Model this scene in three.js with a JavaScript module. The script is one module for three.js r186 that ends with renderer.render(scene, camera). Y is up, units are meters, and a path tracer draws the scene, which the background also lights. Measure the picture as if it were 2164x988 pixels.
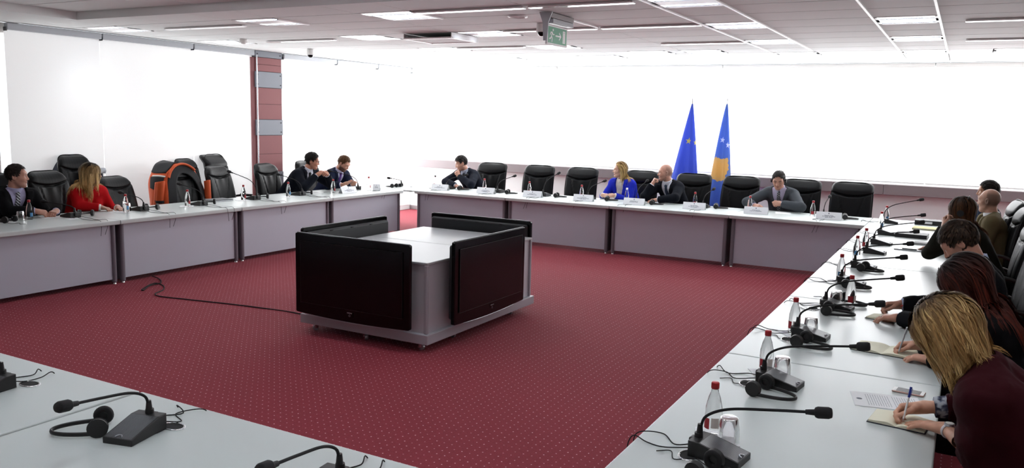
import * as THREE from 'three';
import { RoundedBoxGeometry } from 'three/addons/geometries/RoundedBoxGeometry.js';
import { RectAreaLightUniformsLib } from 'three/addons/lights/RectAreaLightUniformsLib.js';
import { mergeGeometries } from 'three/addons/utils/BufferGeometryUtils.js';

// ---------------------------------------------------------------- camera, sky, light, exposure
const scene = new THREE.Scene();
const camera = new THREE.PerspectiveCamera(31.98, 2164 / 988, 0.05, 100);
camera.position.set(8.2126, 1.9855, 11.4226);
camera.rotation.set(-0.1391, 0.502, 0.0249, 'YXZ');
const renderer = new THREE.WebGLRenderer({ antialias: true });
renderer.toneMapping = THREE.LinearToneMapping;
renderer.toneMappingExposure = 1.0;
renderer.shadowMap.enabled = true;
RectAreaLightUniformsLib.init();
scene.background = new THREE.Color().setRGB(1.6, 1.68, 1.75);   // overcast daylight outside
const WINDOW = 5.0, LAMP = 34;                                   // radiance of the daylit blinds and of the ceiling lamp tubes
const T = 0.74, CEIL = 3.02, WX = -2.3, WZ = -3.06;             // table height, ceiling height, left and back wall planes

// ---------------------------------------------------------------- helpers
let seed = 7;
const rnd = () => { seed = (seed * 1664525 + 1013904223) >>> 0; return seed / 4294967296; };
const rr = (a, b) => a + (b - a) * rnd();
const v3 = (x, y, z) => new THREE.Vector3(x, y, z);
const lerp = (a, b, t) => a + (b - a) * t;
const clamp = (x, a, b) => Math.min(b, Math.max(a, x));
const taken = {};
function numbered(n) { const k = taken[n] = (taken[n] ?? -1) + 1; return k ? `${n}_${String(k).padStart(3, '0')}` : n; }
function place(g, x = 0, y = 0, z = 0, rx = 0, ry = 0, rz = 0) {
  if (rx || ry || rz) g.applyMatrix4(new THREE.Matrix4().makeRotationFromEuler(new THREE.Euler(rx, ry, rz)));
  return g.translate(x, y, z);
}
const box = (w, h, d, x = 0, y = 0, z = 0) => new THREE.BoxGeometry(w, h, d).translate(x, y, z);
const rbox = (w, h, d, r = 0.005, x = 0, y = 0, z = 0, s = 2) => new RoundedBoxGeometry(w, h, d, s, Math.min(r, w / 2.01, h / 2.01, d / 2.01)).translate(x, y, z);
const cyl = (r0, r1, h, x = 0, y = 0, z = 0, s = 20) => new THREE.CylinderGeometry(r0, r1, h, s).translate(x, y, z);
const sph = (r, x = 0, y = 0, z = 0, sx = 1, sy = 1, sz = 1, a = 16, b = 12) => new THREE.SphereGeometry(r, a, b).scale(sx, sy, sz).translate(x, y, z);
const lathe = (pts, s = 24) => new THREE.LatheGeometry(pts.map(p => new THREE.Vector2(p[0], p[1])), s);
const tube = (pts, r, n = 24, s = 6, closed = false) => new THREE.TubeGeometry(new THREE.CatmullRomCurve3(pts.map(p => v3(...p)), closed, 'catmullrom', 0.5), n, r, s, closed);
function merge(list) {
  const a = list.map(g => { const q = g.index ? g.toNonIndexed() : g; for (const k of Object.keys(q.attributes)) if (!['position', 'normal', 'uv'].includes(k)) q.deleteAttribute(k); return q; });
  return a.length > 1 ? mergeGeometries(a) : a[0];
}
function shadows(m) { m.castShadow = true; m.receiveShadow = true; return m; }
function part(name, geo, mat, parent) {
  const m = shadows(new THREE.Mesh(Array.isArray(geo) ? merge(geo) : geo, mat)); m.name = name; parent.add(m); return m;
}
function tag(o, label, category, group) { o.userData = { ...o.userData, label, category }; if (group) o.userData.group = group; return o; }
function thing(name, label, category, [x, y, z] = [0, 0, 0], turn = 0, group) {
  const o = new THREE.Group(); o.name = numbered(name); scene.add(o); o.position.set(x, y, z); o.rotation.y = turn; return tag(o, label, category, group);
}
function solo(name, geo, mat, label, category, group, [x, y, z] = [0, 0, 0], turn = 0) {
  const m = part(numbered(name), geo, mat, scene); m.position.set(x, y, z); m.rotation.y = turn; return tag(m, label, category, group);
}
function copy(o, name, [x, y, z], turn, label, group) {
  const c = o.clone(); c.name = numbered(name); scene.add(c); c.position.set(x, y, z); c.rotation.y = turn;
  c.userData = { ...o.userData, label }; if (group) c.userData.group = group; return c;
}
function struct(name, geo, mat) { const m = part(name, geo, mat, scene); m.userData.kind = 'structure'; return m; }
function structGroup(name) { const g = new THREE.Group(); g.name = name; g.userData.kind = 'structure'; scene.add(g); return g; }

// ---------------------------------------------------------------- textures and materials
function hash3(x, y, z) { let h = Math.imul(x, 374761393) ^ Math.imul(y, 668265263) ^ Math.imul(z, 2147483647 ^ 0x5bd1e995); h = Math.imul(h ^ (h >>> 13), 1274126177); return ((h ^ (h >>> 16)) >>> 0) / 4294967296; }
function noise(x, y, z) {
  const i = Math.floor(x), j = Math.floor(y), k = Math.floor(z), s = t => t * t * (3 - 2 * t), u = s(x - i), v = s(y - j), w = s(z - k);
  const e = (a, b, c) => hash3(i + a, j + b, k + c);
  return lerp(lerp(lerp(e(0, 0, 0), e(1, 0, 0), u), lerp(e(0, 1, 0), e(1, 1, 0), u), v), lerp(lerp(e(0, 0, 1), e(1, 0, 1), u), lerp(e(0, 1, 1), e(1, 1, 1), u), v), w) * 2 - 1;
}
function dataTex(n, f, srgb = false, rep = 1) {
  const d = new Uint8Array(n * n * 4);
  for (let y = 0; y < n; y++) for (let x = 0; x < n; x++) { const c = f(x, y), o = (y * n + x) * 4; d[o] = clamp(c[0], 0, 255); d[o + 1] = clamp(c[1], 0, 255); d[o + 2] = clamp(c[2], 0, 255); d[o + 3] = 255; }
  const t = new THREE.DataTexture(d, n, n); t.magFilter = THREE.LinearFilter; t.minFilter = THREE.LinearMipmapLinearFilter; t.generateMipmaps = true;
  t.wrapS = t.wrapT = THREE.RepeatWrapping; t.repeat.set(rep, rep); if (srgb) t.colorSpace = THREE.SRGBColorSpace; t.needsUpdate = true; return t;
}
function canvasTex(w, h, draw) {
  const c = document.createElement('canvas'); c.width = w; c.height = h; draw(c.getContext('2d'), w, h);
  const t = new THREE.CanvasTexture(c); t.colorSpace = THREE.SRGBColorSpace; return t;
}
const grainTex = (n, amp, rep) => dataTex(n, (x, y) => { const v = 128 + amp * (hash3(x, y, 3) - 0.5) + amp * 0.6 * (hash3(x >> 2, y >> 2, 9) - 0.5); return [v, v, v]; }, false, rep);
const weave = dataTex(64, (x, y) => { const v = 128 + 60 * Math.sin(x * Math.PI / 4) * Math.sin(y * Math.PI / 4) + 40 * (hash3(x, y, 1) - 0.5); return [v, v, v]; }, false, 60);
const leatherTex = dataTex(128, (x, y) => { const v = 128 + 70 * noise(x / 5, y / 5, 1) * (1) + 25 * (hash3(x, y, 2) - 0.5); return [v, v, v]; }, false, 14);
const std = (c, o = {}) => new THREE.MeshStandardMaterial({ color: c, roughness: 0.6, metalness: 0, ...o });
const phys = (c, o = {}) => new THREE.MeshPhysicalMaterial({ color: c, roughness: 0.5, metalness: 0, ...o });
// carpet: 8 x 8 dots of 55 mm pitch, fine pile
const carpetTex = dataTex(512, (x, y) => {
  const cx = (x % 64) - 32, cy = (y % 64) - 32, i = x >> 6, j = y >> 6, ox = (hash3(i, j, 5) - 0.5) * 4, oy = (hash3(i, j, 6) - 0.5) * 4;
  const d = Math.hypot(cx - ox, cy - oy), n = (hash3(x >> 1, y >> 1, 4) - 0.5) * 26 + (hash3(x >> 3, y, 8) - 0.5) * 18, k = clamp(5.4 - d, 0, 1) * lerp(0.55, 1, hash3(i, j, 7));
  return [lerp(130 + n, 238, k), lerp(36 + n * 0.5, 200, k), lerp(49 + n * 0.55, 204, k)];
}, true, 1 / 0.44);
const M = {
  carpet: std('#ffffff', { map: carpetTex, bumpMap: grainTex(256, 160, 4), bumpScale: 0.003, roughness: 0.95 }),
  top: phys('#c2c9c7', { roughness: 0.32, bumpMap: grainTex(128, 60, 6), bumpScale: 0.0002 }),
  panel: std('#b4b5c0', { roughness: 0.5 }),
  leg: std('#6f6a72', { roughness: 0.4 }), legDark: std('#2b2a2e', { roughness: 0.5 }),
  wall: std('#eef6f5', { roughness: 0.85 }), wallDark: std('#d8d3d0', { roughness: 0.85 }), sill: std('#8f8789', { roughness: 0.55 }),
  ceiling: std('#eaedec', { roughness: 0.9 }), ceilingCore: std('#5a5351', { roughness: 0.9 }), white: std('#f2f2f0', { roughness: 0.5 }),
  rail: std('#ffffff', { roughness: 0.4 }), slot: phys('#ffffff', { roughness: 0.14, clearcoat: 1, clearcoatRoughness: 0.08 }), dark: std('#3a3433', { roughness: 0.7 }),
  cassette: std('#b6bac0', { roughness: 0.4 }), steel: std('#c9ccd0', { roughness: 0.25, metalness: 0.9 }), chrome: std('#d8d8da', { roughness: 0.15, metalness: 1 }),
  columnRed: std('#8f5a5c', { roughness: 0.7, bumpMap: grainTex(128, 90, 3), bumpScale: 0.0006 }), columnGrey: std('#7d828c', { roughness: 0.5 }),
  leather: phys('#0c0d0f', { roughness: 0.45, bumpMap: leatherTex, bumpScale: 0.0005, specularIntensity: 0.35 }),
  blackPlastic: std('#121213', { roughness: 0.45 }), softBlack: std('#151517', { roughness: 0.85 }), gloss: phys('#040405', { roughness: 0.14, specularIntensity: 0.5 }),
  screen: phys('#050405', { roughness: 0.2, specularIntensity: 0.55 }), greyPlastic: std('#55575b', { roughness: 0.5 }), tvBack: std('#1d2023', { roughness: 0.55 }),
  cartTop: phys('#adb0b2', { roughness: 0.42, specularIntensity: 0.6 }), cartSide: std('#c2c1c6', { roughness: 0.42 }), cartEdge: std('#a6a4aa', { roughness: 0.4 }),
  water: phys('#ffffff', { roughness: 0.02, transmission: 1, thickness: 0.05, ior: 1.34 }), glass: phys('#ffffff', { roughness: 0.02, transmission: 1, thickness: 0.01, ior: 1.45 }),
  capRed: std('#a3161f', { roughness: 0.4 }), labelRed: std('#9c1a26', { roughness: 0.6 }), labelBlue: std('#3f7fae', { roughness: 0.6 }), labelWhite: std('#d8cfc8', { roughness: 0.6 }),
  paper: std('#eef0f2', { roughness: 0.85 }), cream: std('#e9e6cf', { roughness: 0.85 }), navyCover: std('#1b2230', { roughness: 0.6 }), blackCover: std('#17171a', { roughness: 0.55 }),
  yellow: std('#a39a3f', { roughness: 0.6 }), redTape: std('#c94b40', { roughness: 0.5 }), blue: std('#22358f', { roughness: 0.35 }), silver: std('#b5b8bd', { roughness: 0.3, metalness: 0.7 }), rose: std('#c9a49a', { roughness: 0.35, metalness: 0.5 }),
  orange: std('#c8501d', { roughness: 0.75 }), coatBlack: std('#1a1b1e', { roughness: 0.85 }), coatNavy: std('#161b2b', { roughness: 0.85 }), reflective: std('#d9d6cf', { roughness: 0.4 }),
};

// ---------------------------------------------------------------- the room
const X1 = 11.6, Z1 = 13.6;                                      // right and near wall, outside the frame
{
  const g = new THREE.PlaneGeometry(X1 - WX + 0.6, Z1 - WZ + 0.6).rotateX(-Math.PI / 2), uv = g.attributes.uv, p = g.attributes.position;
  for (let i = 0; i < uv.count; i++) uv.setXY(i, p.getX(i), -p.getZ(i));
  const f = struct('floor', g, M.carpet); f.position.set((X1 + WX) / 2, 0, (Z1 + WZ) / 2);
  const slab = part('floor_slab', box(X1 - WX + 0.6, 0.2, Z1 - WZ + 0.6), M.dark, f); slab.position.y = -0.105;
}
struct('wall_right', box(0.2, CEIL, Z1 - WZ + 0.6, X1 + 0.1, CEIL / 2, (Z1 + WZ) / 2), M.wallDark);
struct('wall_front', box(X1 - WX + 0.6, CEIL, 0.2, (X1 + WX) / 2, CEIL / 2, Z1 + 0.1), M.wallDark);
// back wall: wall below a grey sill, bright blinds above
const backW = X1 - WX;
{
  const w = struct('wall_back', [box(backW + 0.4, 0.96, 0.2, (X1 + WX) / 2, 0.48, WZ - 0.1), box(backW + 0.4, 0.14, 0.2, (X1 + WX) / 2, CEIL - 0.07, WZ - 0.1), box(0.4, CEIL, 0.2, X1 - 0.1, CEIL / 2, WZ - 0.1)], M.wall);
  struct('baseboard_back', rbox(backW, 0.09, 0.02, 0.004, (X1 + WX) / 2, 0.045, WZ + 0.01), M.sill);
  const s = structGroup('trim_1'), cuts = [-2.25, 0.9, 3.82, 6.35, 7.12, 11.5];
  for (let i = 0; i + 1 < cuts.length; i++) part('sill_board', rbox(cuts[i + 1] - cuts[i] - 0.004, 0.175, 0.12, 0.012, (cuts[i] + cuts[i + 1]) / 2, 1.022, WZ + 0.06), M.sill, s);
}
// left wall with a floor-high window front
{
  struct('wall_left', [box(0.2, 0.1, Z1 - WZ + 0.4, WX - 0.14, 0.05, (Z1 + WZ) / 2), box(0.2, 0.12, Z1 - WZ + 0.4, WX - 0.14, CEIL - 0.06, (Z1 + WZ) / 2), box(0.2, CEIL, Z1 - 5.55, WX - 0.14, CEIL / 2, (Z1 + 5.55) / 2)], M.wallDark);
  struct('baseboard_left', rbox(0.02, 0.1, 5.5 - WZ, 0.004, WX + 0.0, 0.05, (5.5 + WZ) / 2), M.wall);
}
function blind(n, along, a, b, y0, y1, glow = WINDOW) {                         // along 'z' on the left wall, 'x' on the back wall
  const g = structGroup('window_' + n), w = b - a, m = (a + b) / 2, h = y1 - y0;
  const cloth = std('#f6f6f4', { roughness: 0.9, emissive: '#fbfdff', emissiveIntensity: glow < 2 ? glow * 0.48 : glow * 0.2 }), L = new THREE.RectAreaLight('#fbfdff', glow, w - 0.035, h - 0.03);
  if (along === 'z') {
    part('blind', rbox(0.004, h, w - 0.008, 0.001, WX + 0.006, y0 + h / 2, m), cloth, g);
    part('hem_bar', rbox(0.02, 0.025, w - 0.01, 0.008, WX + 0.008, y0, m), M.white, g);
    part('cassette', rbox(0.075, 0.085, w - 0.012, 0.012, WX + 0.045, CEIL - 0.0475, m), M.cassette, g);
    for (const q of [a, b]) part('bracket', rbox(0.06, 0.05, 0.018, 0.004, WX + 0.045, CEIL - 0.08, q), M.greyPlastic, g);
    L.position.set(WX + 0.012, y0 + h / 2 - 0.02, m); L.lookAt(WX + 3, y0 + h / 2 - 0.02, m);
  } else {
    part('blind', rbox(w - 0.008, h, 0.004, 0.001, m, y0 + h / 2, WZ + 0.006), cloth, g);
    part('hem_bar', rbox(w - 0.01, 0.025, 0.02, 0.008, m, y0 + 0.012, WZ + 0.008), M.white, g);
    part('cassette', rbox(w - 0.012, 0.07, 0.07, 0.012, m, CEIL - 0.04, WZ + 0.04), M.white, g);
    L.position.set(m, y0 + h / 2, WZ + 0.012); L.lookAt(m, y0 + h / 2, WZ + 3);
  }
  L.name = 'daylight_' + n; scene.add(L);
}
{
  let n = 0;
  for (const [a, b, glow] of [[4.17, 5.45, 0.66], [2.65, 4.17, 0.76], [1.42, 2.65, 0.95], [-0.62, 0.76, 3.4], [-1.85, -0.62, 4.0], [-3.03, -1.85, 4.6]]) blind(++n, 'z', a, b, 0.1, 2.94, glow);
  for (const [a, b] of [[-2.25, -2.02], [-2.02, 1.2], [1.2, 4.4], [4.4, 7.7], [7.7, 11.3]]) blind(++n, 'x', a, b, 1.13, 2.98);
}
// pier between the windows: red boards, bolted grey bands
{
  const g = structGroup('wall_pier'), zc = 1.085, w = 0.58, fx = WX + 0.03;
  part('core', box(0.14, CEIL, w + 0.06, fx - 0.08, CEIL / 2, zc), M.legDark, g);
  const rows = [[0, 0.1, 0], [0.1, 0.34, 1], [0.34, 0.62, 0], [0.62, 0.86, 0], [0.86, 1.12, 1], [1.12, 1.42, 0], [1.42, 1.72, 0], [1.72, 1.985, 1], [1.985, 2.29, 0], [2.29, 2.6, 0], [2.6, 2.9, 0]].slice(1);
  const bands = [[0.72, 0.985], [1.62, 1.88], [2.42, 2.68], [2.92, 3.02]], boards = [[0.02, 0.36], [0.36, 0.715], [0.99, 1.3], [1.3, 1.615], [1.885, 2.14], [2.14, 2.415], [2.685, 2.8], [2.8, 2.915]];
  for (const [a, b] of boards) part('board', rbox(0.03, b - a - 0.004, w, 0.003, fx, (a + b) / 2, zc), M.columnRed, g);
  for (const [a, b] of bands) {
    const k = part('band', rbox(0.04, b - a, w + 0.03, 0.004, fx + 0.004, (a + b) / 2, zc), M.columnGrey, g);
    for (const s of [-1, 1]) for (const y of b - a > 0.2 ? [a + 0.05, b - 0.05] : [(a + b) / 2]) part('bolt', place(cyl(0.011, 0.011, 0.012, 0, 0, 0, 10), fx + 0.026, y, zc + s * (w / 2 - 0.03), 0, 0, Math.PI / 2), M.legDark, k);
  }
  part('side_board', rbox(0.03, 2.9, 0.09, 0.003, fx - 0.02, 1.46, 1.42), M.columnRed, g);
  part('blind_pole', cyl(0.012, 0.012, 2.05, fx + 0.06, 1.92, 1.395, 10), M.steel, g);
}
// ceiling: panels laid in 0.6 m rows between rails; a raised bay near the camera
const rowsZ = []; for (let z = 5.28; z > WZ + 0.05; z -= 0.6) rowsZ.push(z); rowsZ.push(WZ);
const colsX = [WX, -1.9, -1.25, -0.2, 0.8, 1.45, 2.63, 3.3, 4.55, 5.7, 6.28, 7.34, 7.9, 9.0, 10.2, X1];
const lampAt = [];                                               // [column start, column end, row start]
for (const [i, rows] of [[1, [4.08, 2.28]], [4, [4.08, 2.28, 0.48, -1.32]], [6, [4.08, 2.28, 0.48, -1.32]], [9, [4.08, 2.28, 0.48, -1.32]], [11, [2.28, 0.48, -1.32]]]) for (const r of rows) lampAt.push([colsX[i], colsX[i + 1], r]);
for (const z of [6.0, 7.8, 9.6, 11.4]) for (const x of [0.8, 2.63, 4.15, 5.7, 7.34, 9.0]) lampAt.push([x, x + 0.6, z]);
lampAt.push([3.72, 4.3, -0.72], [4.5, 5.08, -0.72], [8.42, 9.0, -1.32]);
{
  const c = structGroup('ceiling');
  // slab over the panels, with the bay cut out
  part('slab', [box(X1 - WX + 0.6, 0.2, 5.28 - WZ + 0.2, (X1 + WX) / 2, CEIL + 0.15, (5.28 + WZ) / 2 - 0.1)], M.ceilingCore, c);
  const panelsFor = {};
  for (let r = 0; r + 1 < rowsZ.length; r++) for (let k = 0; k + 1 < colsX.length; k++) {
    const z1 = rowsZ[r], z0 = rowsZ[r + 1], a = colsX[k], b = colsX[k + 1], cx = (a + b) / 2, cz = (z0 + z1) / 2;
    if (lampAt.some(l => Math.abs((l[0] + l[1]) / 2 - cx) < 0.08 && Math.abs(l[2] + 0.3 - cz) < 0.1)) continue;
    if (lampAt.some(l => l[2] < 0 && Math.abs(l[2] + 0.3 - cz) < 0.1 && (l[0] + l[1]) / 2 > a && (l[0] + l[1]) / 2 < b)) { // split round a lamp
      let x = a; const ls = lampAt.filter(l => l[2] < 0 && Math.abs(l[2] + 0.3 - cz) < 0.1 && l[1] > a && l[0] < b).sort((p, q) => p[0] - q[0]);
      for (const l of [...ls, [b, b]]) { const e = Math.min(l[0], b); if (e - x > 0.02) part('ceiling_panel', box(e - x - 0.011, 0.012, z1 - z0 - 0.018, (x + e) / 2, CEIL + 0.01, cz), M.ceiling, c); x = Math.max(x, l[1]); }
      continue;
    }
    const key = (b - a).toFixed(3) + (z1 - z0).toFixed(3);
    const lampLeft = lampAt.find(l => l[2] < 0 && Math.abs(l[2] + 0.3 - cz) < 0.1 && l[1] > a + 0.01 && l[0] < b - 0.01);
    if (lampLeft) { const s = lampLeft[0] < a ? [lampLeft[1], b] : [a, lampLeft[0]]; if (s[1] - s[0] > 0.02) part('ceiling_panel', box(s[1] - s[0] - 0.011, 0.012, z1 - z0 - 0.018, (s[0] + s[1]) / 2, CEIL + 0.01, cz), M.ceiling, c); continue; }
    panelsFor[key] ??= box(b - a - 0.011, 0.012, z1 - z0 - 0.018);
    part('ceiling_panel', panelsFor[key], M.ceiling, c).position.set(cx, CEIL + 0.01, cz);
  }
  // border of the raised bay, bay ceiling
  part('bay_border', [box(1.24, 0.14, Z1 - 5.28 + 0.4, WX + 0.62 - 0.0, CEIL + 0.07, (Z1 + 5.28) / 2 + 0.2)], M.ceiling, c);
  part('bay_face', [box(X1 + 1.06, 0.12, 0.03, (X1 - 1.06) / 2, CEIL + 0.06, 5.285)], M.ceiling, c);
  const g = box(1.985, 0.02, 0.58);
  for (let x = -1.06; x < X1; x += 2) for (let z = 5.3; z < Z1; z += 0.6) part('ceiling_panel', g, M.ceiling, c).position.set(x + 1, CEIL + 0.1, z + 0.3);
  part('bay_slab', box(X1 - WX + 0.6, 0.2, Z1 - 5.28 + 0.4, (X1 + WX) / 2, CEIL + 0.24, (Z1 + 5.28) / 2 + 0.2), M.ceilingCore, c);
  for (const [x, z0, z1] of [[5.7, -0.4, 5.2], [6.28, -0.4, 5.2], [7.34, -1.2, 5.2], [7.9, -1.2, 5.2], [4.55, 2.9, 4.0], [3.3, 4.1, 4.65], [1.45, 4.1, 4.6]]) part('ceiling_rail', rbox(0.022, 0.016, z1 - z0, 0.003, x, CEIL - 0.004, (z0 + z1) / 2), M.rail, c);
}
// linear air slots: white bar with a dark slit
[[-0.78, 0.58, 4.27], [-0.75, 0.5, 2.57], [3.32, 4.53, 4.6], [4.6, 5.6, 4.6], [3.34, 4.5, 2.84], [4.58, 5.68, 2.84], [4.62, 5.68, 0.92], [8.12, 9.6, 2.45], [8.12, 9.6, 0.55], [1.5, 2.6, 0.98]].forEach(([a, b, z], i) => {
  const where = ['over the left windows', 'by the dome smoke detector', 'left of the exit sign nearest the camera', 'right of the exit sign nearest the camera', 'behind the exit sign', 'right of and behind the exit sign', 'near the back of the middle bay', 'at the upper right edge', 'at the right edge further back', 'faint at the back left'][i];
  const g = thing('air_slot', `long white ceiling air slot ${where}`, 'air vent', [(a + b) / 2, CEIL - 0.012, z], 0, 'ceiling air slots');
  part('bar', [rbox(b - a, 0.018, 0.03, 0.004, 0, 0.003, -0.028), rbox(b - a, 0.018, 0.03, 0.004, 0, 0.003, 0.028), rbox(0.02, 0.018, 0.08, 0.004, (a - b) / 2, 0.003, 0), rbox(0.02, 0.018, 0.08, 0.004, (b - a) / 2, 0.003, 0)], M.slot, g);
  part('slit', box(b - a - 0.02, 0.006, 0.03, 0, 0.006, 0), M.dark, g);
});
// louvred ceiling lamps
lampAt.forEach(([a, b, z], i) => {
  const w = b - a - 0.02, where = ['by the left windows, nearest', 'by the left windows, second', 'second column, nearest', 'second column, middle', 'second column, third', 'second column, last at the back', 'third column, nearest', 'third column, middle beside the open hatch', 'third column, third', 'third column, last at the back', 'right middle column, nearest', 'right middle column, second', 'right middle column, third', 'right middle column, last at the back', 'right column, nearest', 'right column, second', 'right column, last at the back', ...Array.from({ length: 24 }, (_, k) => `in the raised bay outside the picture, row ${1 + Math.floor(k / 6)} column ${1 + k % 6}`), 'far back, left of the pair', 'far back, right of the pair', 'far right back'][i];
  const g = thing('ceiling_lamp', `square louvred white ceiling lamp, ${where}`, 'lamp', [(a + b) / 2, CEIL + (z > 5 ? 0.038 : 0), z + 0.3], 0, 'louvred ceiling lamps');
  part('frame', [box(w, 0.02, 0.05, 0, 0.01, -0.27), box(w, 0.02, 0.05, 0, 0.01, 0.27), box(w, 0.02, 0.2, 0, 0.01, 0), box(0.025, 0.02, 0.58, -w / 2 + 0.0125, 0.01, 0), box(0.025, 0.02, 0.58, w / 2 - 0.0125, 0.01, 0)], M.rail, g);
  for (const s of [-1, 1]) {
    part('reflector', box(w - 0.05, 0.004, 0.145, 0, 0.045, s * 0.172), std('#f4f6f8', { emissive: '#ffffff', emissiveIntensity: 0.75, roughness: 0.3 }), g);
    const lou = []; for (let k = 0; k < 11; k++) lou.push(box(0.005, 0.03, 0.145, lerp(-w / 2 + 0.05, w / 2 - 0.05, k / 10), 0.022, s * 0.172));
    for (let k = 0; k < 5; k++) lou.push(box(w - 0.06, 0.03, 0.004, 0, 0.02, s * 0.172 + (k - 2) * 0.034)); part('louvre', lou, M.cassette, g);
  }
  for (const q of z > 5 ? [0] : [-1, 1]) { const L = new THREE.RectAreaLight('#f6fbff', LAMP, w - 0.06, z > 5 ? 0.48 : 0.14), y = CEIL + (z > 5 ? 0.078 : 0.04), zz = z + 0.3 + q * 0.172; L.position.set((a + b) / 2, y, zz); L.lookAt((a + b) / 2, 0, zz + 0.0001); L.name = 'lamp_light'; scene.add(L); }
});
// small ceiling fittings
const ringGeo = () => [new THREE.TorusGeometry(0.09, 0.012, 8, 28).rotateX(Math.PI / 2)];
for (const [x, y, z, l] of [[4.13, CEIL, 3.98, 'round white ceiling speaker left of the exit sign'], [1.45, CEIL + 0.09, 5.81, 'round white ceiling speaker in the upper left bay']]) {
  const g = thing('ceiling_speaker', l, 'speaker', [x, y, z]); part('rim', ringGeo(), M.rail, g); part('grille', cyl(0.085, 0.085, 0.01, 0, 0.003, 0, 28), M.ceiling, g);
}
for (const [x, z, l, d] of [[-0.89, 2.91, 'smoke detector dome on the ceiling by the left lamps', 0], [-1.09, 1.33, 'small dome camera hanging above the pier', 1], [4.09, 3.36, 'small dome camera half hidden behind the exit sign', 1]]) {
  const g = thing(d ? 'dome_camera' : 'smoke_detector', l, d ? 'camera' : 'detector', [x, CEIL, z]);
  part('housing', cyl(0.055, 0.06, d ? 0.09 : 0.05, 0, d ? -0.045 : -0.025, 0), M.white, g);
  part('dome', sph(d ? 0.045 : 0.04, 0, d ? -0.09 : -0.05, 0, 1, d ? 1 : 0.5, 1), d ? M.gloss : M.white, g);
}
{ // hanging ceiling hatch
  const g = thing('ceiling_hatch', 'lowered white ceiling hatch with an open gap along one edge', 'hatch', [2.26, CEIL, 2.58]);
  part('frame', [box(0.72, 0.016, 0.03, 0, -0.062, -0.3), box(0.72, 0.016, 0.03, 0, -0.062, 0.3), box(0.03, 0.016, 0.6, -0.345, -0.062, 0), box(0.03, 0.016, 0.6, 0.345, -0.062, 0)], M.rail, g);
  part('skirt', [box(0.72, 0.056, 0.008, 0, -0.028, -0.31), box(0.008, 0.056, 0.62, 0.356, -0.028, 0), box(0.008, 0.056, 0.62, -0.356, -0.028, 0)], M.rail, g);
  part('panel', box(0.68, 0.012, 0.58, 0, -0.056, 0), M.ceiling, g);
}
{ // exit sign
  const g = thing('exit_sign', 'green emergency exit sign with running figure and arrow under the ceiling', 'sign', [4.57, CEIL, 3.95]);
  part('mount', rbox(0.11, 0.05, 0.52, 0.006, 0, -0.028, 0), M.sill, g);
  part('gear_tray', rbox(0.07, 0.045, 0.47, 0.006, 0.02, -0.078, -0.02), M.cassette, g);
  part('bracket', new THREE.ExtrudeGeometry(new THREE.Shape([[-0.07, 0], [0.07, 0], [0.03, -0.1], [0.02, -0.27], [-0.02, -0.27], [-0.03, -0.1]].map(p => new THREE.Vector2(...p))), { depth: 0.012, bevelEnabled: false }).translate(0, 0, 0.26), M.cassette, g);
  const plate = part('plate', rbox(0.018, 0.19, 0.46, 0.004, 0, -0.205, 0.02), M.white, g);
  const tx = canvasTex(512, 220, (c, w, h) => {
    c.fillStyle = '#fff'; c.fillRect(0, 0, w, h); c.fillStyle = '#2f9a6d'; c.fillRect(12, 12, w - 24, h - 24);
    c.strokeStyle = c.fillStyle = '#fff'; c.lineCap = 'round'; c.lineWidth = 17;
    c.beginPath(); c.arc(142, 48, 15, 0, 7); c.fill();
    const ln = (...p) => { c.beginPath(); c.moveTo(p[0], p[1]); for (let i = 2; i < p.length; i += 2) c.lineTo(p[i], p[i + 1]); c.stroke(); };
    ln(122, 76, 104, 122, 122, 150, 116, 188); ln(104, 122, 84, 152, 50, 158); c.lineWidth = 13; ln(120, 80, 88, 78, 72, 108); ln(122, 84, 146, 104, 172, 100);
    c.lineWidth = 18; c.lineCap = 'butt'; ln(205, 112, 340, 112); ln(302, 68, 346, 112, 302, 156);
    c.fillRect(398, 36, 66, 150); c.fillStyle = '#2f9a6d'; c.fillRect(414, 50, 34, 122); c.fillStyle = '#fff'; c.fillRect(418, 54, 26, 114);
  });
  part('pictogram', new THREE.PlaneGeometry(0.44, 0.175).rotateY(Math.PI / 2).translate(0.0102, -0.205, 0.02), std('#ffffff', { map: tx, roughness: 0.4 }), plate);
}

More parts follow.
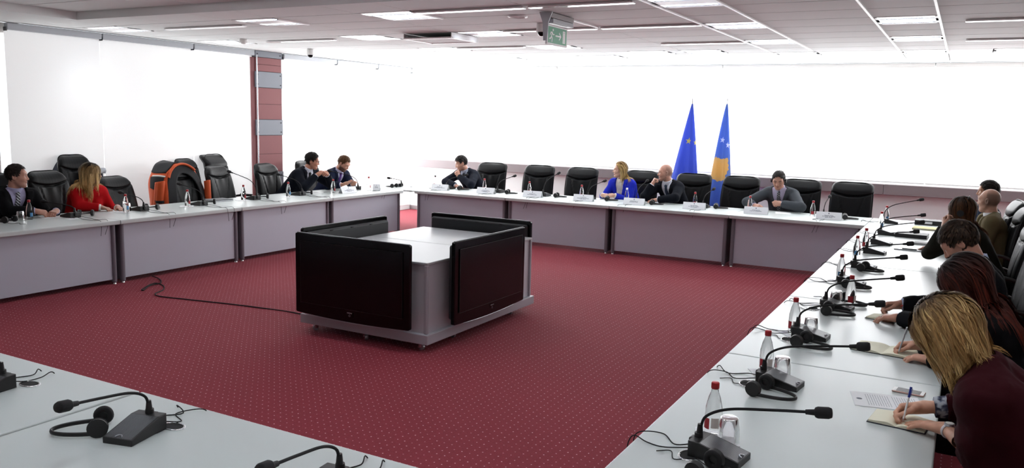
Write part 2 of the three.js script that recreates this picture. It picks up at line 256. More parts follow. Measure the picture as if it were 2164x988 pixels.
// ---------------------------------------------------------------- tables: modules of 1.8 m round a square
const D = 1.05;                                                   // depth of a table
const tableGeo = {};
function tableModule(len, x, z, turn, label, group, grommets = []) {
  const k = len.toFixed(3), t = thing('conference_table', label, 'table', [x, 0, z], turn, group);
  const q = tableGeo[k] ??= {
    top: merge([rbox(len - 0.005, 0.028, D, 0.008, len / 2, T - 0.014, -D / 2), rbox(len - 0.005, 0.05, 0.03, 0.012, len / 2, T - 0.026, -0.014)]),
    panel: rbox(len - 0.16, 0.63, 0.02, 0.004, len / 2, 0.368, -0.08),
    leg: merge([rbox(0.05, T - 0.05, 0.06, 0.022, 0, (T - 0.05) / 2 + 0.012, -0.075, 3), rbox(0.034, T - 0.07, D - 0.2, 0.008, 0, (T - 0.07) / 2 + 0.03, -D / 2)]),
    foot: cyl(0.016, 0.02, 0.014, 0, 0.007, -0.075, 12),
  };
  part('table_top', q.top, M.top, t); part('front_panel', q.panel, M.panel, t);
  for (const s of [0.055, len - 0.055]) { const l = part('leg', q.leg, M.leg, t); l.position.x = s; part('foot', q.foot, M.chrome, l); }
  for (const [gx, gz] of grommets) {
    const g = part('cable_grommet', new THREE.TorusGeometry(0.034, 0.004, 8, 28).rotateX(Math.PI / 2).scale(1.5, 1, 1), M.chrome, t); g.position.set(gx, T + 0.001, gz);
    part('hole', cyl(0.031, 0.031, 0.004, 0, 0, 0, 24).scale(1.5, 1, 1), M.softBlack, g);
  }
  return t;
}
const XL = -0.155, XR = 7.164, ZN = 9.127;
['at its left end, beside the corner gap', 'second from the left', 'second from the right', 'before the man in grey'].forEach((w, i) => tableModule(i === 3 ? 1.76 : 1.8, 1.8 * i, 0, 0, `pale grey conference table of the back row, ${w}`, 'conference tables'));
['nearest the pier, before the two men in navy', 'second from the far corner', 'below the orange coat', 'before the woman in red', 'hidden at the near left corner'].slice(0, 4).forEach((w, i) => tableModule(1.8, XL, 0.08 + 1.8 * (i + 1), Math.PI / 2, `grey conference table of the left row, ${w}`, 'conference tables'));
tableModule(1.8, XL, 0.08 + 1.8 * 5, Math.PI / 2, 'grey conference table of the left row, cut by the left frame edge', 'conference tables');
[[-1.05, 0.85, 'at the far back corner'], [-0.2, 1.8, 'before the man in the tan jacket'], [1.6, 1.8, 'before the woman with a headset'], [3.4, 1.8, 'in the middle of the row'], [5.2, 1.8, 'under the open cream notebook'], [7.0, 2.127, 'nearest, before the woman in maroon']].forEach(([z, l, w], i) =>
  tableModule(l, XR, z, -Math.PI / 2, `white-grey conference table of the right row, ${w}`, 'conference tables', i < 3 ? [] : i === 5 ? [[1.5, -0.232], [0.494, -0.219]] : i === 4 ? [[0.36, -0.225], [1.319, -0.23]] : [[0.9, -0.23]]));
[[8.21, 1.33], [6.88, 1.8], [5.07, 1.8], [3.27, 1.8], [1.47, 1.6]].forEach(([x, l], i) => tableModule(l, x, ZN, Math.PI, `grey conference table in the foreground row, ${['at the bottom corner under the camera', 'with the microphone cut by the bottom edge', 'at the lower left edge of the picture', 'outside the left edge', 'at the left corner'][i]}`, 'conference tables', i === 1 ? [[1.333, -0.208]] : i === 2 ? [[0.488, -0.209]] : []));

{ // loose corner top between the left and the back row
  const t = thing('corner_table', 'small corner table top bridging the left and back rows', 'table', [-0.6, 0, -0.52]);
  part('table_top', rbox(1.14, 0.028, 1.06, 0.006, 0.0, T - 0.014, 0), M.top, t); part('leg', [cyl(0.03, 0.03, T - 0.03, -0.42, (T - 0.03) / 2, -0.4, 16), cyl(0.03, 0.03, T - 0.03, -0.45, (T - 0.03) / 2, 0.4, 16)], M.leg, t);
}
// ---------------------------------------------------------------- monitor cart in the middle
{
  const x0 = 2.97, x1 = 4.35, z0 = 3.94, z1 = 5.85, cx = (x0 + x1) / 2, cz = (z0 + z1) / 2, w = x1 - x0, d = z1 - z0;
  const g = thing('monitor_cart', 'low grey rolling cart carrying four black monitors on the red carpet', 'cart', [cx, 0, cz]);
  part('base_frame', rbox(w + 0.05, 0.085, d + 0.05, 0.006, 0, 0.115, 0), M.cartEdge, g);
  part('body', rbox(w - 0.04, 0.6, d - 0.04, 0.006, 0, 0.455, 0), M.cartSide, g);
  for (const s of [-1, 1]) for (const t of [-1, 1]) part('corner_post', rbox(0.036, 0.6, 0.036, 0.012, s * (w / 2 - 0.018), 0.455, t * (d / 2 - 0.018)), M.cartEdge, g);
  for (const s of [-1, 1]) part('top_panel', rbox(w, 0.022, d / 2 - 0.003, 0.006, 0, 0.764, s * d / 4), M.cartTop, g);
  for (const [s, t] of [[-1, 1], [0, 1], [1, 1], [1, 0.45], [1, -0.75], [-1, -1], [0, -1]]) {
    const c = part('caster', [rbox(0.09, 0.01, 0.07, 0.003, 0, 0.068, 0), rbox(0.012, 0.045, 0.03, 0.004, -0.022, 0.045, 0.008), rbox(0.012, 0.045, 0.03, 0.004, 0.022, 0.045, 0.008)], M.chrome, g);
    c.position.set(s * (w / 2 - 0.1), 0, t * (d / 2 - 0.06)); c.rotation.y = 0.5 + s;
    part('wheel', place(cyl(0.026, 0.026, 0.024, 0, 0, 0, 18), 0, 0.026, 0.012, 0, 0, Math.PI / 2), M.silver, c);
  }
  for (const x of [-0.25, -0.12, 0.12]) part('socket', rbox(0.06, 0.05, 0.03, 0.008, x, 0.19, d / 2), M.blackPlastic, g);
  for (const z of [-0.4, -0.15]) part('socket', rbox(0.03, 0.05, 0.08, 0.008, w / 2, 0.19, z), M.blackPlastic, g);
}
const logoTex = canvasTex(256, 128, (c, w, h) => {
  c.clearRect(0, 0, w, h); c.fillStyle = '#b4b4b6'; c.font = 'bold 30px sans-serif'; c.textAlign = 'center'; c.fillText('SAMSUNG', w / 2, 34);
  c.strokeStyle = '#8a8b8f'; c.lineWidth = 5; c.beginPath(); c.arc(w / 2, 84, 22, 0, 7); c.stroke();
});
const logoMat = std('#ffffff', { map: logoTex, roughness: 0.4, transparent: true });
const tvGeo = (() => {
  const w = 1.26, h = 0.72, sh = new THREE.Shape(); const R = 0.014;
  sh.moveTo(-w / 2 + R, 0); sh.quadraticCurveTo(0, -0.035, w / 2 - R, 0); sh.quadraticCurveTo(w / 2, 0, w / 2, R); sh.lineTo(w / 2, h - R); sh.quadraticCurveTo(w / 2, h, w / 2 - R, h); sh.lineTo(-w / 2 + R, h); sh.quadraticCurveTo(-w / 2, h, -w / 2, h - R); sh.lineTo(-w / 2, R); sh.quadraticCurveTo(-w / 2, 0, -w / 2 + R, 0);
  const bezel = new THREE.ExtrudeGeometry(sh, { depth: 0.03, bevelEnabled: true, bevelSize: 0.003, bevelThickness: 0.003, bevelSegments: 2, curveSegments: 12 }).translate(0, 0, -0.036);
  const back = merge([rbox(w - 0.05, h - 0.06, 0.06, 0.025, 0, h / 2, -0.06, 4), rbox(w - 0.18, h - 0.26, 0.05, 0.02, 0, h / 2 - 0.03, -0.09, 3)]);
  const scr = new THREE.PlaneGeometry(w - 0.14, h - 0.16).translate(0, h / 2 + 0.015, 0.0068);
  const groove = merge([box(w - 0.13, 0.003, 0.002, 0, 0.094, 0.0065), box(w - 0.13, 0.003, 0.002, 0, h - 0.064, 0.0065), box(0.003, h - 0.155, 0.002, -w / 2 + 0.065, h / 2 + 0.015, 0.0065), box(0.003, h - 0.155, 0.002, w / 2 - 0.065, h / 2 + 0.015, 0.0065)]);
  const trim = tube([[-w / 2 + 0.02, -0.003, -0.01], [-w / 4, -0.02, -0.01], [0, -0.026, -0.01], [w / 4, -0.02, -0.01], [w / 2 - 0.02, -0.003, -0.01]], 0.005, 24, 6);
  const lip = rbox(w - 0.02, 0.006, 0.02, 0.002, 0, h + 0.006, -0.02);
  return { bezel, back, scr, groove, trim, lip, logo: new THREE.PlaneGeometry(0.1, 0.05).translate(0, 0.05, 0.0072), slots: [-0.3, 0, 0.3].map(x => rbox(0.03, 0.008, 0.012, 0.002, x, h - 0.045, -0.092)) };
})();
function tv(x, y, z, turn, label, tilt = 0) {
  const g = thing('monitor', label, 'monitor', [x, y, z], turn, 'monitors on the cart'); g.rotation.order = 'YXZ'; g.rotation.x = tilt;
  part('bezel', tvGeo.bezel, M.gloss, g); part('screen', tvGeo.scr, M.screen, g); part('screen_edge', tvGeo.groove, M.blackPlastic, g);
  const b = part('rear_shell', tvGeo.back, M.tvBack, g); for (const s of tvGeo.slots) part('vent', s, M.softBlack, b);
  part('silver_trim', tvGeo.trim, M.silver, g); part('top_strip', tvGeo.lip, M.greyPlastic, g);
  part('maker_mark', tvGeo.logo, logoMat, g);
}
tv(3.63, 0.21, 5.985, 0, 'large black monitor facing the camera on the left side of the cart');
tv(4.49, 0.215, 5.0, Math.PI / 2, 'black monitor with reddish reflection on the right side of the cart');
tv(2.84, 0.21, 5.12, -Math.PI / 2, 'monitor seen from behind on the far left side of the cart');
tv(3.64, 0.2, 3.8, Math.PI, 'monitor seen from behind at the far end of the cart');
solo('floor_cable', tube([[2.98, 0.05, 5.6], [2.43, 0.006, 5.43], [2.0, 0.006, 5.47], [1.6, 0.006, 5.53], [1.1, 0.006, 5.63], [0.75, 0.006, 5.69], [0.6, 0.006, 5.63], [0.5, 0.006, 5.45], [0.3, 0.006, 5.3], [0.12, 0.006, 5.28], [0.28, 0.006, 5.55], [0.36, 0.006, 5.6], [0.2, 0.006, 5.4], [0.16, 0.006, 5.22], [-0.05, 0.008, 5.08], [-0.2, 0.02, 5.06]], 0.0065, 140, 6), M.softBlack, 'thin black cable lying on the red carpet from cart to left tables', 'cable');

// ---------------------------------------------------------------- chairs
function padGeo(W, H, TH, taper, R, seam, o = {}) {                // upholstered back: outline W x H, groove at height seam, pleats below
  const g = new THREE.BoxGeometry(W, H, TH, 36, 84, 4), p = g.attributes.position;
  for (let i = 0; i < p.count; i++) {
    let x = p.getX(i), y = p.getY(i), z = p.getZ(i) / (TH / 2);
    const qx = Math.max(Math.abs(x) - (W / 2 - R), 0), qy = Math.max(y - (H / 2 - R), 0), ql = Math.hypot(qx, qy);
    if (qx > 0 && qy > 0) { const s = Math.max(qx, qy) / ql; x = Math.sign(x) * (W / 2 - R + qx * s); y = H / 2 - R + qy * s; }
    const u = x / (W / 2), v = clamp((y + H / 2) / H, 0, 1), e = Math.max(Math.abs(u), Math.abs(2 * v - 1), qx > 0 && qy > 0 ? 1 - (R - Math.max(qx, qy)) / (W / 2) : 0);
    let t = TH / 2 * Math.pow(Math.max(0, 1 - Math.pow(e, 10)), 0.5) * (z === 0 ? 0 : 1);
    let zz = z * t;
    if (z > 0) {
      const ys = seam + 0.06 * u * u, dy = y - ys;
      zz += 0.03 * (1 - u * u) * (1 - Math.pow(2 * v - 1, 4)) * z;
      zz -= 0.03 * Math.exp(-Math.pow(dy / 0.011, 2)) * z * (1 - Math.pow(Math.abs(u), 8));
      if (dy < 0) zz += 0.009 * Math.sin(u * 11 + (o.ph ?? 0) + 4 * dy * u) * Math.exp(dy * 9) * (1 - u * u) * z;
      if (dy < -0.02) zz += 0.012 * Math.max(0, 1 - Math.abs(Math.abs(u) - 0.62 - dy * 0.9) / 0.05) * -z;
      if (dy > 0) zz += (0.022 * Math.sin(Math.min(1, dy / 0.1) * Math.PI / 2) + 0.0008 * Math.sin(u * 40 + 6 * y)) * z * (1 - u * u);
    }
    x *= lerp(1, taper, Math.pow(v, 1.3));
    zz += (o.wrap ?? 0.05) * u * u - 0.13 * v * v + (o.roll ?? 0) * Math.max(0, v - 0.85) * -2;
    p.setXYZ(i, x, y + H / 2, zz);
  }
  g.computeVertexNormals(); return g;
}
function chairProto(name, label, o) {
  const g = thing(name, label, 'chair', [0, 0, 0], 0, o.group);
  const b = part('backrest', o.pad, M.leather, g); b.position.set(0, o.base, -0.25); b.rotation.x = 0;
  part('piping', tube([[-o.W * 0.47, 0.12, 0.02], [-o.W * 0.485, o.H * 0.5, 0.0], [-o.W * 0.48 * o.taper, o.H * 0.86, -0.06], [-o.W * 0.36 * o.taper, o.H * 0.99, -0.11], [0, o.H * 1.005, -0.13], [o.W * 0.36 * o.taper, o.H * 0.99, -0.11], [o.W * 0.48 * o.taper, o.H * 0.86, -0.06], [o.W * 0.485, o.H * 0.5, 0], [o.W * 0.47, 0.12, 0.02]], 0.007, 60, 5), M.leather, b);
  part('seat', rbox(o.W * 0.95, 0.13, 0.52, 0.05, 0, 0.43, 0.02, 5), M.leather, g);
  for (const s of [-1, 1]) {
    const a = part('armrest', tube([[s * 0.3, 0.42, 0.12], [s * 0.32, 0.58, 0.17], [s * 0.32, 0.655, 0.1], [s * 0.315, 0.665, -0.05], [s * 0.3, 0.64, -0.2], [s * 0.27, 0.58, -0.25]], 0.019, 40, 8), M.blackPlastic, g);
    part('arm_pad', rbox(0.055, 0.025, 0.22, 0.012, s * 0.318, 0.68, 0.02, 3), M.leather, a);
  }
  part('gas_column', [cyl(0.03, 0.03, 0.3, 0, 0.22, 0, 14), cyl(0.11, 0.13, 0.03, 0, 0.36, 0, 18)], M.blackPlastic, g);
  const star = part('star_base', Array.from({ length: 5 }, (_, i) => place(rbox(0.045, 0.035, 0.29, 0.01, 0, 0, 0.15), 0, 0.085, 0, 0, i * 1.2566, 0)), M.blackPlastic, g);
  for (let i = 0; i < 5; i++) part('caster', place(cyl(0.028, 0.028, 0.04, 0, 0, 0, 14), Math.sin(i * 1.2566) * 0.28, 0.028, Math.cos(i * 1.2566) * 0.28, 0, i * 1.2566, Math.PI / 2), M.blackPlastic, star);
  return g;
}
const wide = { W: 0.62, H: 0.74, taper: 0.96, base: 0.43, group: 'chairs behind the back table', pad: padGeo(0.62, 0.74, 0.1, 0.96, 0.08, 0.17, { roll: 0.08, wrap: 0.02 }) };
const round = { W: 0.64, H: 0.74, taper: 0.84, base: 0.43, group: 'chairs behind the left tables', pad: padGeo(0.64, 0.74, 0.11, 0.84, 0.14, 0.2, { ph: 1, wrap: 0.06 }) };
const tall = { W: 0.54, H: 0.86, taper: 0.9, base: 0.46, group: 'chairs against the left windows', pad: padGeo(0.54, 0.86, 0.12, 0.9, 0.07, 0.2, { roll: 0.25, wrap: 0.03 }) };
{
  const proto = chairProto('office_chair', 'black leather chair under the man leaning on his hand', wide);
  [[0.52, -1.5, 0.1], [1.5, -1.5, 0.06], [2.34, -1.5, 0.02], [3.44, -1.52, 0.05], [4.33, -1.52, -0.02], [5.1, -1.5, -0.06], [6.03, -1.52, -0.03], [6.77, -1.5, -0.04]].forEach(([x, z, a], i) => {
    const l = ['black leather chair holding the man who leans on his hand', 'empty black leather chair, left of the empty pair', 'empty black leather chair left of the blonde woman in blue', 'black leather chair behind the blonde woman in blue', 'black leather chair behind the bald man, before the flag with one star', 'empty black leather chair in front of the flag with the gold map', 'black leather chair holding the man in the grey suit', 'empty black leather chair at the right end of the back table'][i];
    if (i) copy(proto, 'office_chair', [x, 0, z], a, l); else { proto.position.set(x, 0, z); proto.rotation.y = a; proto.userData.label = l; }
  });
  const p2 = chairProto('office_chair', 'black leather chair', round);
  [[-1.42, 6.05, 1.5, 0], [-1.46, 5.28, 1.75, 0.06], [-1.52, 4.3, 1.8, -0.05], [-1.42, 3.38, 1.65, 0.03], [-1.44, 2.63, 1.8, 0.0], [-1.44, 1.66, 1.7, 0.0], [-1.62, 0.55, 1.6, 0.0]].forEach(([x, z, a, y], i) => {
    const l = ['black leather chair under the man with the striped tie', 'black leather chair behind the woman in red', 'empty black leather chair right of the woman in red', 'black leather chair wearing the orange coat', 'empty black leather chair right of the orange coat', 'black leather chair behind the man with clasped hands', 'black leather chair behind the bearded man'][i];
    const c = i ? copy(p2, 'office_chair', [x, 0, z], a, l) : p2; if (!i) { c.position.set(x, 0, z); c.rotation.y = a; c.userData.label = l; }
    c.scale.y = [1.03, 1.03, 0.93, 1.02, 1, 1, 1][i];
  });
  const p3 = chairProto('high_chair', 'tall black leather chair with rolled headrest beside the red pier', tall); p3.position.set(-1.87, 0, 2.28); p3.rotation.y = 1.75;
  const c4 = copy(p2, 'office_chair', [-1.92, 0, 2.86], 1.7, 'black chair half hidden behind the orange coat, by the windows', 'chairs against the left windows'); c4.scale.set(0.8, 1.08, 0.9);
  copy(p2, 'office_chair', [-1.92, 0, 4.68], 1.6, 'black chair draped with a navy coat behind the woman in red', 'chairs against the left windows').scale.set(0.85, 1.17, 0.9);
  [[8.48, -0.05], [8.5, 0.95], [8.5, 2.5], [8.48, 4.05], [8.46, 5.5], [8.46, 6.65], [8.58, 8.0]].forEach(([x, z], i) => copy(proto, 'office_chair', [x, 0, z], -1.57 + [0.1, 0.05, 0.05, 0.1, 0, 0, 0][i],
    ['black leather chair of the hidden man at the far right corner', 'black leather chair behind the man in the tan jacket', 'black leather chair behind the woman with a headset', 'shiny black leather chair back at the right edge of the picture', 'black leather chair of the man with short brown hair', 'black leather chair of the woman with long red hair', 'black leather chair of the blonde woman in maroon'][i], 'chairs along the right table'));
}

// ---------------------------------------------------------------- conference microphones
const ribTex = dataTex(64, (x, y) => { const v = (x % 8) < 4 ? 200 : 40; return [v, v, v]; }, false, 2.2);
const ribMat = std('#4b4d50', { roughness: 0.32, metalness: 0.35, bumpMap: ribTex, bumpScale: 0.0015 });
const micGeo = (() => {
  const prof = new THREE.Shape([[-0.115, 0], [0.115, 0], [0.115, 0.022], [-0.07, 0.066], [-0.115, 0.066]].map(p => new THREE.Vector2(...p)));
  const body = new THREE.ExtrudeGeometry(prof, { depth: 0.148, bevelEnabled: true, bevelSize: 0.004, bevelThickness: 0.004, bevelSegments: 2 }).translate(0, 0.004, -0.074).rotateY(-Math.PI / 2);
  const a = Math.atan2(0.044, 0.185), plate = place(rbox(0.142, 0.004, 0.186, 0.002), 0, 0.0505, 0.024, a, 0, 0);
  const q = { body, plate, a, button: [-1, 1].map(s => place(cyl(0.011, 0.011, 0.006, 0, 0, 0, 16).scale(1.2, 1, 0.8), s * 0.045, 0.0665, -0.052, a, 0, 0)), notch: place(new THREE.TorusGeometry(0.016, 0.003, 6, 16, Math.PI), 0, 0.034, 0.11, -Math.PI / 2 + a, 0, 0), collar: merge([cyl(0.019, 0.021, 0.03, 0, 0.078, -0.1), cyl(0.011, 0.016, 0.05, 0, 0.11, -0.096, 14)]), sock: rbox(0.05, 0.05, 0.03, 0.01, 0, 0.045, -0.125, 3) };
  for (const g of [q.body, q.plate, ...q.button, q.notch, q.collar, q.sock]) g.scale(0.84, 0.84, 0.84); return q;
})();
function microphone(x, z, turn, label, group, o = {}) {
  // goose: reach along the user direction, height and sideways swing of the head
  const { reach = 0.39, rise = 0.19, swing = 0, cable = 0.27, bend = 0.5, cab = 1 } = o;
  const g = thing('conference_microphone', label, 'microphone', [x, T, z], turn, group);
  part('base', micGeo.body, M.blackPlastic, g); const p = part('top_plate', micGeo.plate, ribMat, g);
  for (const b of micGeo.button) part('button', b, M.silver, g); part('finger_notch', micGeo.notch, M.silver, g);
  part('collar', [micGeo.collar, micGeo.sock], M.blackPlastic, g);
  const f = v3(0, 0.095, -0.08), e = v3(swing, 0.045 + rise, -0.08 + reach), m1 = v3(swing * 0.05, f.y + (e.y - f.y) * bend * 0.7, f.z + 0.022), m2 = v3(swing * 0.22, f.y + (e.y - f.y) * lerp(bend, 1, 0.28), f.z + 0.03 + (reach - 0.03) * 0.2), m3 = v3(swing * 0.6, lerp(m2.y, e.y, 0.55), lerp(m2.z, e.z, 0.5));
  part('gooseneck', tube([f, m1, m2, m3, e].map(v => [v.x, v.y, v.z]), 0.0055, 40, 8), M.softBlack, g);
  const dir = e.clone().sub(m3).normalize(), q = new THREE.Quaternion().setFromUnitVectors(v3(0, 1, 0), dir);
  const head = part('windscreen', lathe([[0, 0], [0.009, 0], [0.011, 0.03], [0.018, 0.034], [0.021, 0.042], [0.021, 0.078], [0.017, 0.088], [0, 0.09]], 18), M.softBlack, g); head.position.copy(e).addScaledVector(dir, -0.03); head.quaternion.copy(q);
  if (cab) {
    const s = rr(-0.05, 0.05);
    part('cable', tube([[0.02, 0.02, -0.11], [0.03 + s, 0.004, -0.11 - cable * 0.3], [0.05 - s, 0.004, -0.11 - cable * 0.65], [0.04 + s, 0.012, -0.1 - cable], [0.04 + s, -0.04, -0.125 - cable], [0.05, -0.16, -0.12 - cable]], 0.0025, 36, 5), M.softBlack, g);
    part('cable', tube([[-0.03, 0.02, -0.11], [-0.05, 0.004, -0.11 - cable * 0.4], [-0.02 + s, 0.004, -0.11 - cable * 0.7], [-0.04, 0.014, -0.1 - cable], [-0.03, -0.05, -0.13 - cable], [0.0, -0.15, -0.12 - cable]], 0.0025, 36, 5), M.softBlack, g);
  }
  return g;
}
const PH = Math.PI / 2;
// right table, from the camera backwards
const rightAt = ['nearest the camera', 'second from the camera', 'third from the camera', 'fourth from the camera', 'fifth from the camera', 'sixth from the camera', 'seventh from the camera', 'eighth from the camera', 'second from the back corner', 'at the back corner'];
[[7.5, 8.455, 0.0, 0.02], [7.525, 7.425, 0.0, 0.02], [7.505, 6.39, 0.05, 0.02], [7.535, 5.47, 0.02, 0.12], [7.51, 4.44, 0.05, 0.02], [7.51, 3.53, 0.02, 0], [7.51, 2.53, 0, 0.0], [7.51, 1.78, 0, 0.1], [7.5, 0.85, 0.0, 0.0], [7.42, -0.5, 0.2, 0.1]].forEach(([x, z, a, sw], i) =>
  microphone(x, z, PH - 0.12 + a, `black gooseneck microphone unit on the right table, ${rightAt[i]}`, 'microphones on the right table', { swing: sw + 0.09 * 0, rise: [0.205, 0.205, 0.205, 0.2, 0.21, 0.21, 0.21, 0.22, 0.22, 0.28][i], cable: 0.24, reach: 0.41 }));
// foreground table
[[5.5, 9.47, 0.25, -0.02, 'whole one on the lower left'], [4.53, 9.5, 0.15, -0.05, 'cut by the left edge'], [6.46, 9.47, 0.1, 0.02, 'cut by the bottom edge']].forEach(([x, z, a, sw, w]) => microphone(x, z, a, `black gooseneck microphone unit on the foreground table, ${w}`, 'microphones on the foreground table', { reach: 0.37, rise: 0.175, swing: sw, cable: 0.2 }));
// left table
const leftAt = ['left of the woman in red', 'right of the woman in red', 'before the orange coat', 'right of the orange coat', 'before the man with clasped hands', 'beside the bearded man'];
[[-0.8, 5.66, -0.25, 0.1], [-0.8, 4.75, -0.05, 0.14], [-0.76, 3.87, -0.1, 0.2], [-0.82, 2.86, -0.3, 0.32], [-0.8, 1.95, -0.2, 0.24], [-0.85, 0.55, -0.6, 0.24]].forEach(([x, z, sw, rise], i) =>
  microphone(x, z, -PH, `black gooseneck microphone unit on the left table, ${leftAt[i]}`, 'microphones on the left table', { swing: -sw * 0.4, rise: rise + 0.02, reach: 0.38, cable: 0.5 }));
microphone(-0.7, -0.45, -PH + 0.4, 'black microphone unit on the corner of the left table beside the gap', 'microphones on the left table', { rise: 0.1, reach: 0.2, cable: 0.3 });
// back table
const seatBack = ['man leaning on his hand', 'second place from the left', 'third place from the left', 'blonde woman in blue', 'bald man', 'empty chair before the gold map flag', 'man in grey', 'right end'];
[[0.25, -0.72, 0.2, 0.2], [1.27, -0.75, 0.15, 0.23], [2.16, -0.72, 0.12, 0.32], [2.96, -0.75, 0.14, 0.24], [3.78, -0.75, 0.05, 0.28], [4.84, -0.75, 0.06, 0.22], [6.56, -0.72, 0.02, 0.22]].forEach(([x, z, sw, rise], i) =>
  microphone(x, z, Math.PI, `slim gooseneck microphone on the back table, ${['before the man leaning on his hand', 'left of the empty pair of chairs', 'between the two empty chairs', 'before the blonde woman in blue', 'before the bald man', 'before the empty chair by the flags', 'at the right end'][i]}`, 'microphones on the back table', { swing: -sw, rise, reach: 0.28, cable: 0.55, bend: 0.45 }));

// ---------------------------------------------------------------- headsets lying on the tables
const headset = (() => {
  const g = thing('headset', 'black headset', 'headset', [0, T, 0]);
  const pts = []; for (let i = 0; i <= 16; i++) { const a = Math.PI * (i / 16 - 0.0); pts.push([Math.cos(a) * 0.075, 0.012, Math.sin(a) * 0.17]); }
  const strip = new THREE.Shape([[-0.003, -0.008], [0.003, -0.008], [0.003, 0.008], [-0.003, 0.008]].map(p => new THREE.Vector2(...p)));
  part('headband', tube(pts, 0.0055, 48, 8).scale(1, 1.6, 1).translate(0, -0.004, 0), M.blackPlastic, g);
  for (const s of [-1, 1]) {
    const c = part('ear_cup', place(cyl(0.034, 0.038, 0.018, 0, 0, 0, 22), s * 0.075, 0.037, -0.005, 0, 0, PH), M.blackPlastic, g);
    part('ear_cushion', place(new THREE.TorusGeometry(0.026, 0.011, 8, 22), s * 0.063, 0.037, -0.005, 0, PH, 0), M.softBlack, c);
  }
  part('cord', tube([[0.07, 0.004, -0.03], [0.1, 0.003, -0.1], [0.04, 0.003, -0.15], [0.1, 0.003, -0.2], [0.06, 0.003, -0.24]], 0.002, 30, 5), M.softBlack, g);
  return g;
})();
let firstHs = true;
function putHeadset(x, z, turn, label, group) {
  if (firstHs) { firstHs = false; headset.position.set(x, T, z); headset.rotation.y = turn; tag(headset, label, 'headset', group); return headset; }
  return copy(headset, 'headset', [x, T, z], turn, label, group);
}
[[7.5, 8.64, 1.35], [7.47, 7.6, 1.35], [7.49, 6.6, 1.35], [7.5, 5.66, 1.6], [7.54, 5.25, 1.3], [7.5, 4.57, 1.5], [7.52, 3.68, 1.4]].forEach(([x, z, a], i) => putHeadset(x, z, a, `black headset on the right table, ${['at the bottom edge below the nearest microphone', 'beside the second microphone from the camera', 'beside the third microphone from the camera', 'beside the fourth microphone from the camera', 'behind the fourth bottle from the camera', 'beside the fifth microphone from the camera', 'beside the sixth microphone from the camera'][i]}`, 'headsets on the tables'));
putHeadset(5.34, 9.51, -0.75, 'black headset on the foreground table beside the microphone unit', 'headsets on the tables');
[[-0.84, 6.33, -1.2], [-0.78, 5.48, -2.4], [-0.8, 4.57, -2.6], [-0.78, 3.68, -2.4], [-0.82, 2.66, -2.5], [-0.8, 1.75, -2.4], [-0.6, -0.24, -1.5]].forEach(([x, z, a], i) => putHeadset(x, z, a, `black headset on the left table, ${['at the left picture edge', ...leftAt.slice(0, 5), 'near the corner gap'][i]}`, 'headsets on the tables'));
[[0.5, -0.68, 2.0], [1.5, -0.62, 1.9], [2.4, -0.66, 1.8], [3.28, -0.7, 1.9], [4.06, -0.62, 1.8], [5.02, -0.75, 1.8], [6.85, -0.6, 1.7]].forEach(([x, z, a], i) => putHeadset(x, z, a, `black headset, back table, right of the card ${['of the man leaning on his hand', 'second from the left', 'third from the left', 'before the blonde woman', 'before the bald man', 'before the empty chair by the flags', 'at the right end'][i]}`, 'headsets on the tables'));

// ---------------------------------------------------------------- water bottles, glasses, napkins
const bottleGeo = { glass: lathe([[0, 0], [0.027, 0], [0.031, 0.006], [0.031, 0.085], [0.029, 0.12], [0.021, 0.16], [0.0135, 0.183], [0.012, 0.2], [0, 0.2]], 24), cap: lathe([[0, 0.222], [0.012, 0.222], [0.0145, 0.218], [0.0145, 0.198], [0.013, 0.194], [0, 0.194]], 20), label: new THREE.CylinderGeometry(0.0314, 0.0314, 0.045, 14, 1, true, 0, 1.0).translate(0, 0.055, 0), label2: new THREE.CylinderGeometry(0.0314, 0.0314, 0.042, 14, 1, true, 1.2, 0.9).translate(0, 0.06, 0) };
function bottle(x, z, label, group, o = {}) {
  const b = thing('water_bottle', label, 'bottle', [x, T + 0.003, z], o.turn ?? 0.6, group); b.scale.set(1.12, 1, 1.12);
  part('glass', bottleGeo.glass, M.water, b); part('cap', bottleGeo.cap, o.cap ?? M.capRed, b);
  part('label', bottleGeo.label, o.blue ? M.labelBlue : M.labelRed, b); part('back_label', bottleGeo.label2, M.labelWhite, b);
}
const tumbler = lathe([[0, 0.09], [0.026, 0.09], [0.029, 0.087], [0.034, 0.05], [0.036, 0.002], [0.0345, 0], [0.033, 0.002], [0.031, 0.05], [0.026, 0.078], [0, 0.08]], 28).scale(1.22, 1.1, 1.22);
function napkin(x, z, turn, label) { solo('napkin', rbox(0.17, 0.003, 0.17, 0.001), M.paper, label, 'napkin', 'white napkins under the bottles', [x, T + 0.0016, z], turn); }
const bR = [[7.42, 8.25, -1.2, 0], [7.425, 7.27, -0.9, 0], [7.4, 6.35, -1.3, 0], [7.6, 5.33, -0.4, 0], [7.41, 4.33, -0.6, 1], [7.385, 3.0, -0.5, 1], [7.395, 2.3, -0.9, 0], [7.375, 0.3, 0, 1], [7.365, -0.6, 0, 1]];
bR.forEach(([x, z, a, bl], i) => { bottle(x, z, `water bottle with red cap on the right table, ${rightAt[i === 7 ? 8 : i === 8 ? 9 : i]}`, 'bottles on the right table', { turn: a, blue: bl }); if (i < 5 && i !== 3) napkin(x + 0.02, z + 0.005, 0.3 + i * 0.2, `white napkin under the bottle on the right table, ${rightAt[i]}`); });
[[7.492, 8.285], [7.507, 7.285], [7.487, 6.29], [7.505, 5.325]].forEach(([x, z], i) => solo('tumbler', tumbler, M.glass, `upturned water glass on the right table, beside the microphone ${rightAt[i]}`, 'glass', 'upturned glasses', [x, T + 0.004, z]));
const bL = [[-0.91, 6.07], [-0.76, 4.97], [-0.74, 4.07], [-0.8, 3.05], [-0.74, 2.22], [-0.66, 1.3], [-0.64, 0.42]];
